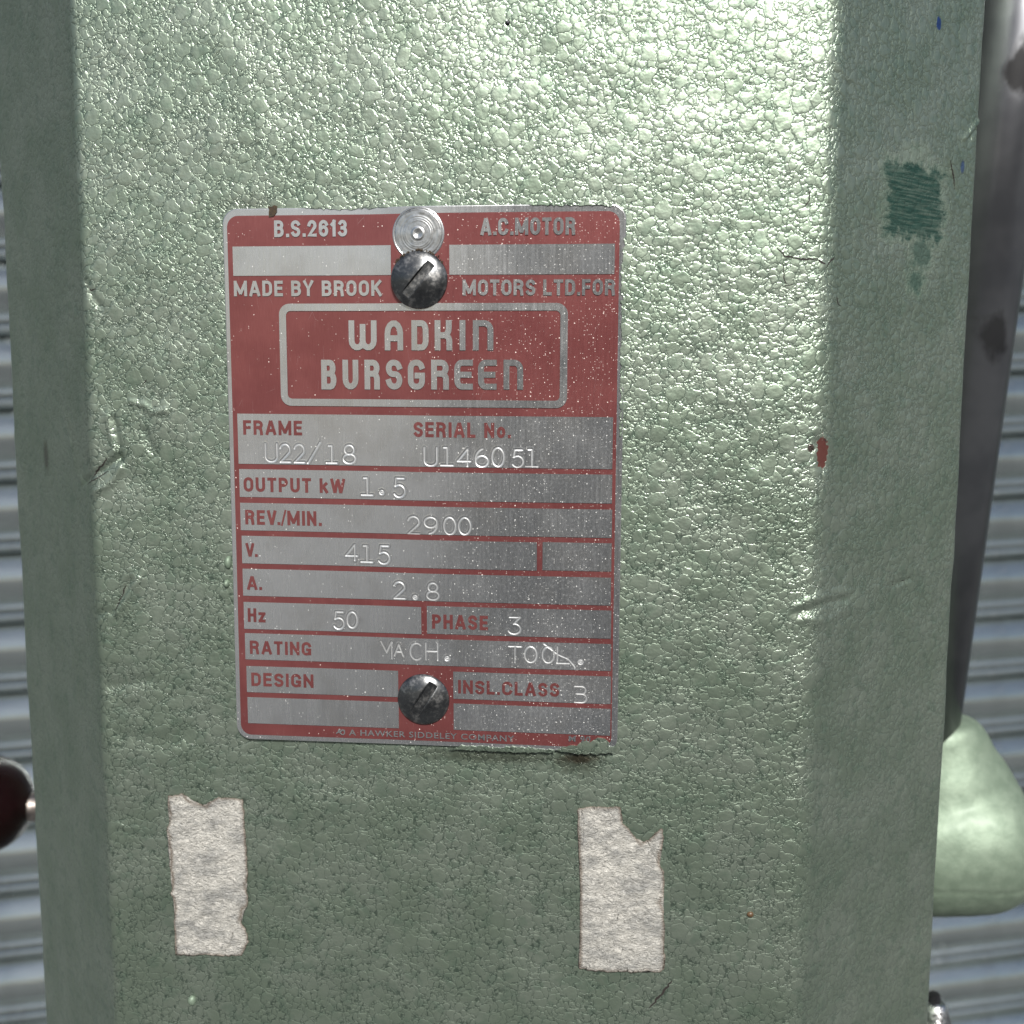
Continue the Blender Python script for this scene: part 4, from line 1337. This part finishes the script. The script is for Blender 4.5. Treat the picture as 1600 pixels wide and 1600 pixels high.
# ------------------------------------------------------------------ paper scraps stuck on the paint
def scrap(name, label, outline, group):
    """jagged torn paper, following the hammered surface, real thickness"""
    uvp = [px_uv(*p) for p in outline]
    P = []
    for i in range(len(uvp)):
        a, b = uvp[i], uvp[(i + 1) % len(uvp)]
        k = max(1, int(np.linalg.norm(b - a) / 0.0004))
        for j in range(k): P.append(a + (b - a) * j / k + rng.normal(0, 0.00008, 2))
    P = np.array(P)
    bm = bmesh.new()
    vv = [bm.verts.new((p[0], 0, p[1])) for p in P]
    es = [bm.edges.new((vv[i], vv[(i + 1) % len(vv)])) for i in range(len(vv))]
    # interior points so that the sheet can follow the paint
    f = bm.faces.new(vv)
    bmesh.ops.triangulate(bm, faces=[f])
    lo, hi = P.min(0), P.max(0)
    for ax in (0, 1):
        for c in np.arange(lo[ax], hi[ax], 0.0006):
            nrm = (1, 0, 0) if ax == 0 else (0, 0, 1)
            co = (c, 0, 0) if ax == 0 else (0, 0, c)
            bmesh.ops.bisect_plane(bm, geom=bm.verts[:] + bm.edges[:] + bm.faces[:], plane_co=co, plane_no=nrm, dist=1e-7)
    co = np.array([(v.co.x, v.co.z) for v in bm.verts])
    d = np.full(len(co), 1.0)
    for i in range(len(P)):
        d = np.minimum(d, seg_dist(co[:, 0], co[:, 1], P[i], P[(i + 1) % len(P)]))
    lift = 0.00016 + 0.00012 * np.clip(d / 0.0006, 0, 1) + 0.00016 * vnoise((co[:, 0] + co[:, 1] * 0.5) / 0.0030, (co[:, 1] - co[:, 0] * 0.6) / 0.0012, 21) + 0.00008 * vnoise(co[:, 0] / 0.0006, co[:, 1] / 0.0006, 22)
    W3 = surf(co[:, 0], co[:, 1], 0.0) + np.stack([0 * lift, -lift, 0 * lift], -1)
    for v, w in zip(bm.verts, W3): v.co = w
    bm.verts.index_update()
    me = bpy.data.meshes.new(name)
    bm.normal_update(); bm.to_mesh(me); bm.free()
    uvl = me.uv_layers.new(name='UVMap')
    li = np.empty(len(me.loops), np.int32); me.loops.foreach_get('vertex_index', li)
    uvl.data.foreach_set('uv', co[li].astype(np.float32).ravel())
    at_ = me.attributes.new('edge', 'FLOAT', 'POINT')
    at_.data.foreach_set('value', np.clip(1 - d / 0.0006, 0, 1).astype(np.float32))
    me.polygons.foreach_set('use_smooth', np.full(len(me.polygons), True))
    me.materials.append(M_PAPER)
    o = bpy.data.objects.new(name, me); link(o)
    org = Vector(W3.mean(0)); me.transform(Matrix.Translation(-org)); o.location = org
    sm_ = o.modifiers.new('thickness', 'SOLIDIFY'); sm_.thickness = 0.0001; sm_.offset = -1
    return tag(o, label, 'paper scrap', group)


q4 = lambda L, ox, oy: [(ox + x / 4, oy + y / 4) for x, y in L]
scrap('paper_scrap', 'torn off-white paper strip with bitten right edge, below left corner of the plate',
      q4([(1055, 175), (1110, 165), (1150, 155), (1165, 190), (1200, 215), (1250, 220), (1300, 240), (1320, 205), (1370, 180), (1450, 185), (1520, 195), (1528, 300),
          (1535, 420), (1545, 560), (1550, 680), (1530, 740), (1555, 800), (1550, 850), (1510, 880), (1500, 940), (1520, 985), (1545, 1020), (1555, 1080), (1530, 1130),
          (1512, 1175), (1400, 1170), (1280, 1165), (1200, 1172), (1098, 1165), (1096, 1080), (1090, 960), (1100, 880), (1092, 800), (1070, 790), (1085, 740), (1090, 690),
          (1075, 620), (1078, 540), (1062, 450), (1072, 420), (1048, 390), (1060, 340), (1072, 290), (1060, 230)], 0, 1200), 'torn paper scraps on the column')
scrap('paper_scrap', 'torn mottled grey paper strip with notched top right corner, below right corner of plate',
      q4([(412, 250), (500, 238), (600, 238), (675, 242), (685, 290), (690, 340), (740, 390), (775, 440), (800, 472), (840, 450), (880, 425), (910, 395), (940, 375), (946, 430),
          (925, 520), (915, 590), (945, 640), (950, 700), (945, 790), (920, 840), (945, 900), (950, 1000), (945, 1090), (955, 1180), (948, 1255), (920, 1278), (840, 1265),
          (760, 1272), (640, 1272), (520, 1270), (425, 1255), (428, 1100), (430, 950), (428, 800), (430, 650), (420, 500), (416, 380)], 800, 1200), 'torn paper scraps on the column')

# ------------------------------------------------------------------ lever behind the column on the right: cast boss and steel bar
lever = thing('machine_lever', 'leaning grey steel bar in a rounded green cast boss behind the column on the right', 'lever', tuple(at(1500, 1300, 0.13)))
lo_ = np.array(lever.location)
A_ = np.array(at(1597, -60, 0.100)); B_ = np.array(at(1437, 1175, 0.135))
ax_ = Vector(A_ - B_)
Lt = ax_.length
RT = 0.0107
q_ = ax_.to_track_quat('Z', 'Y')
inv = q_.inverted()
for key, (px, py) in {'1': (1562, 112), '2': (1521, 520)}.items():
    d = ray(px, py)
    # point of the bar nearest the ray
    w0 = CAM - B_; u_ = np.array(ax_.normalized()); dn = d / np.linalg.norm(d)
    b_ = u_ @ dn; t_ = (u_ @ w0 - b_ * (dn @ w0)) / (1 - b_ * b_)
    dist = -(dn @ w0 - b_ * (u_ @ w0)) / (1 - b_ * b_)
    off = inv @ Vector(w0 + dn * dist - u_ * t_)
    TUBE['z' + key] = float(t_); TUBE['x' + key] = float(off.x)
M_TUBE = mat_tube()
bm = bmesh.new()
bmesh.ops.create_cone(bm, cap_ends=True, segments=48, radius1=RT, radius2=RT, depth=Lt + 0.12, matrix=Matrix.Translation((0, 0, (Lt + 0.12) / 2)))
bar = bm_obj('steel_bar', bm, M_TUBE, lever)
bar.location = Vector(B_ - lo_); bar.rotation_mode = 'QUATERNION'; bar.rotation_quaternion = q_


def boss():
    bm = bmesh.new()
    Yb = 0.135
    # barrel lying across, rounded end on the right
    c0 = np.array(at(1400, 1312, Yb)); c1 = np.array(at(1582, 1300, Yb))
    rB = 0.0236
    d = Vector(c1 - c0); q = d.to_track_quat('Z', 'Y')
    prof = [(0.90, 0.0), (1.0, 0.15), (1.02, 0.5), (1.01, 0.74), (0.97, 0.86), (0.88, 0.97), (0.74, 1.05), (0.52, 1.115), (0.0, 1.15)]
    seg = 40
    rings = []
    for k, t in prof:
        ring = []
        for s in range(seg):
            a = 2 * math.pi * s / seg
            ring.append(bm.verts.new(Vector(c0) + d * t + q @ Vector((math.cos(a) * rB * k, math.sin(a) * rB * k, 0))) if k > 0 else None)
        rings.append(ring)
    end = bm.verts.new(Vector(c0) + d * prof[-1][1]); st = bm.verts.new(Vector(c0))
    for i in range(len(rings) - 2):
        for s in range(seg):
            bm.faces.new((rings[i][s], rings[i][(s + 1) % seg], rings[i + 1][(s + 1) % seg], rings[i + 1][s]))
    for s in range(seg):
        bm.faces.new((rings[-2][s], rings[-2][(s + 1) % seg], end)); bm.faces.new((rings[0][(s + 1) % seg], rings[0][s], st))
    # shoulder rising to the socket of the bar
    u_ = ax_.normalized()
    b0 = Vector(at(1478, 1320, Yb)); 
    top = Vector(at(1474, 1128, Yb - 0.002))
    dd = top - b0
    qq = dd.to_track_quat('Z', 'Y')
    prof2 = [(0.0225, 0.2), (0.0225, 0.45), (0.0190, 0.64), (0.0148, 0.80), (0.0128, 0.91), (0.0108, 1.0), (0.0075, 1.03)]
    rr = []
    for r, t in prof2:
        rr.append([bm.verts.new(b0 + dd * t + (lambda w_: Vector((w_.x, w_.y * 0.78, w_.z)))(qq @ Vector((math.cos(2 * math.pi * s / seg) * r, math.sin(2 * math.pi * s / seg) * r, 0)))) for s in range(seg)])
    for i in range(len(rr) - 1):
        for s in range(seg):
            bm.faces.new((rr[i][s], rr[i][(s + 1) % seg], rr[i + 1][(s + 1) % seg], rr[i + 1][s]))
    bm.faces.new(rr[0][::-1]); bm.faces.new(rr[-1])
    bmesh.ops.recalc_face_normals(bm, faces=bm.faces)
    o = bm_obj('t', bm, M_CAST)
    r = o.modifiers.new('r', 'REMESH'); r.mode = 'VOXEL'; r.voxel_size = 0.0011
    s = o.modifiers.new('s', 'SMOOTH'); s.iterations = 22; s.factor = 0.5
    dg = bpy.context.evaluated_depsgraph_get()
    me = bpy.data.meshes.new_from_object(o.evaluated_get(dg), depsgraph=dg)
    bpy.data.objects.remove(o)
    n = len(me.vertices)
    co = np.empty(n * 3, np.float32); me.vertices.foreach_get('co', co); co = co.reshape(-1, 3)
    no = np.empty(n * 3, np.float32); me.vertex_normals.foreach_get('vector', no); no = no.reshape(-1, 3)
    zl = at(1540, 1392, Yb - 0.02)[2]
    h = 0.00018 * vnoise(co[:, 0] / 0.008, co[:, 2] / 0.006, 31) + 0.00008 * vnoise(co[:, 0] / 0.0028, co[:, 2] / 0.0025, 32)
    h += -0.00032 * np.exp(-((co[:, 2] - zl - 0.0006 * vnoise(co[:, 0] / 0.006, 0 * co[:, 0], 33)) / 0.0006) ** 2)     # parting line of the casting
    co = co + no * h[:, None] - lo_[None, :].astype(np.float32)
    me.vertices.foreach_set('co', co.astype(np.float32).ravel())
    me.polygons.foreach_set('use_smooth', np.full(len(me.polygons), True))
    me.materials.clear(); me.materials.append(M_CAST)
    me.name = 'cast_boss'
    me.update()
    link(bpy.data.objects.new('cast_boss', me), lever)


boss()

# ------------------------------------------------------------------ dark ball knob on the left
YK = 0.12
kc = at(-27, 1256, YK)
knob = thing('ball_knob', 'dark maroon ball knob on a short steel shaft left of the column', 'knob', tuple(kc))
rk = np.linalg.norm(at(46, 1256, YK) - at(-27, 1256, YK))
bm = bmesh.new()
bmesh.ops.create_uvsphere(bm, u_segments=48, v_segments=28, radius=rk)
bm_obj('ball', bm, M_KNOB, knob)
rs = np.linalg.norm(at(40, 1240, YK) - at(40, 1284, YK)) / 2
bm = bmesh.new()
tip = at(31, 1262, YK) - kc
end = np.array([tip[0] + 0.05, 0.012, tip[2] - 0.002])
d = Vector(end)
qq = d.to_track_quat('Z', 'Y')
prof = [(0.55, 0.12), (0.92, 0.15), (1.0, 0.2), (1.0, 1.0)]
V, Fc = [], []
x_start = float(tip[0])
Ld = d.length
for r, t in [(rs * 0.6, x_start - 0.0006), (rs * 0.93, x_start), (rs, x_start + 0.001), (rs, x_start + 0.0032), (rs * 0.98, Ld)]:
    for s in range(32):
        a = 2 * math.pi * s / 32
        V.append(d.normalized() * t + qq @ Vector((math.cos(a) * r, math.sin(a) * r, 0)) + Vector((0, 0, float(tip[2]))))
for i in range(4):
    for s in range(32):
        Fc.append((i * 32 + s, i * 32 + (s + 1) % 32, (i + 1) * 32 + (s + 1) % 32, (i + 1) * 32 + s))
mesh_obj('shaft', V, Fc, M_SHAFT, knob)

# ------------------------------------------------------------------ bright metal cap at the lower right
YC = 0.10
cc = at(1458, 1640, YC)
capo = thing('handle_cap', 'scratched bright metal cap with a dark nut at the lower right edge of the column', 'metal cap', tuple(cc))
sc_ = np.linalg.norm(at(1490, 1600, YC) - at(1458, 1600, YC))
prof = [(r_ * sc_, z_ * sc_) for r_, z_ in ((0.0, 2.62), (.34, 2.60), (.46, 2.50), (.55, 2.30), (.66, 1.95), (.80, 1.55), (.92, 1.2), (1.02, .7), (1.08, 0), (1.1, -4))]
V, Fc = [], []
for r, z in prof:
    for s in range(40):
        a = 2 * math.pi * s / 40
        V.append((max(r, 1e-5) * math.cos(a), max(r, 1e-5) * math.sin(a), z))
for i in range(len(prof) - 1):
    for s in range(40):
        Fc.append((i * 40 + s, (i + 1) * 40 + s, (i + 1) * 40 + (s + 1) % 40, i * 40 + (s + 1) % 40))
mesh_obj('cap_body', V, Fc, M_CHROME, capo)
bm = bmesh.new()
bmesh.ops.create_cone(bm, cap_ends=True, segments=6, radius1=0.36 * sc_, radius2=0.30 * sc_, depth=0.5 * sc_, matrix=Matrix.Translation((-0.10 * sc_, 0, 2.82 * sc_)))
bmesh.ops.bevel(bm, geom=bm.edges[:], offset=0.06 * sc_, segments=2, affect='EDGES')
bm_obj('nut', bm, M_DARKMET, capo, smooth=False)
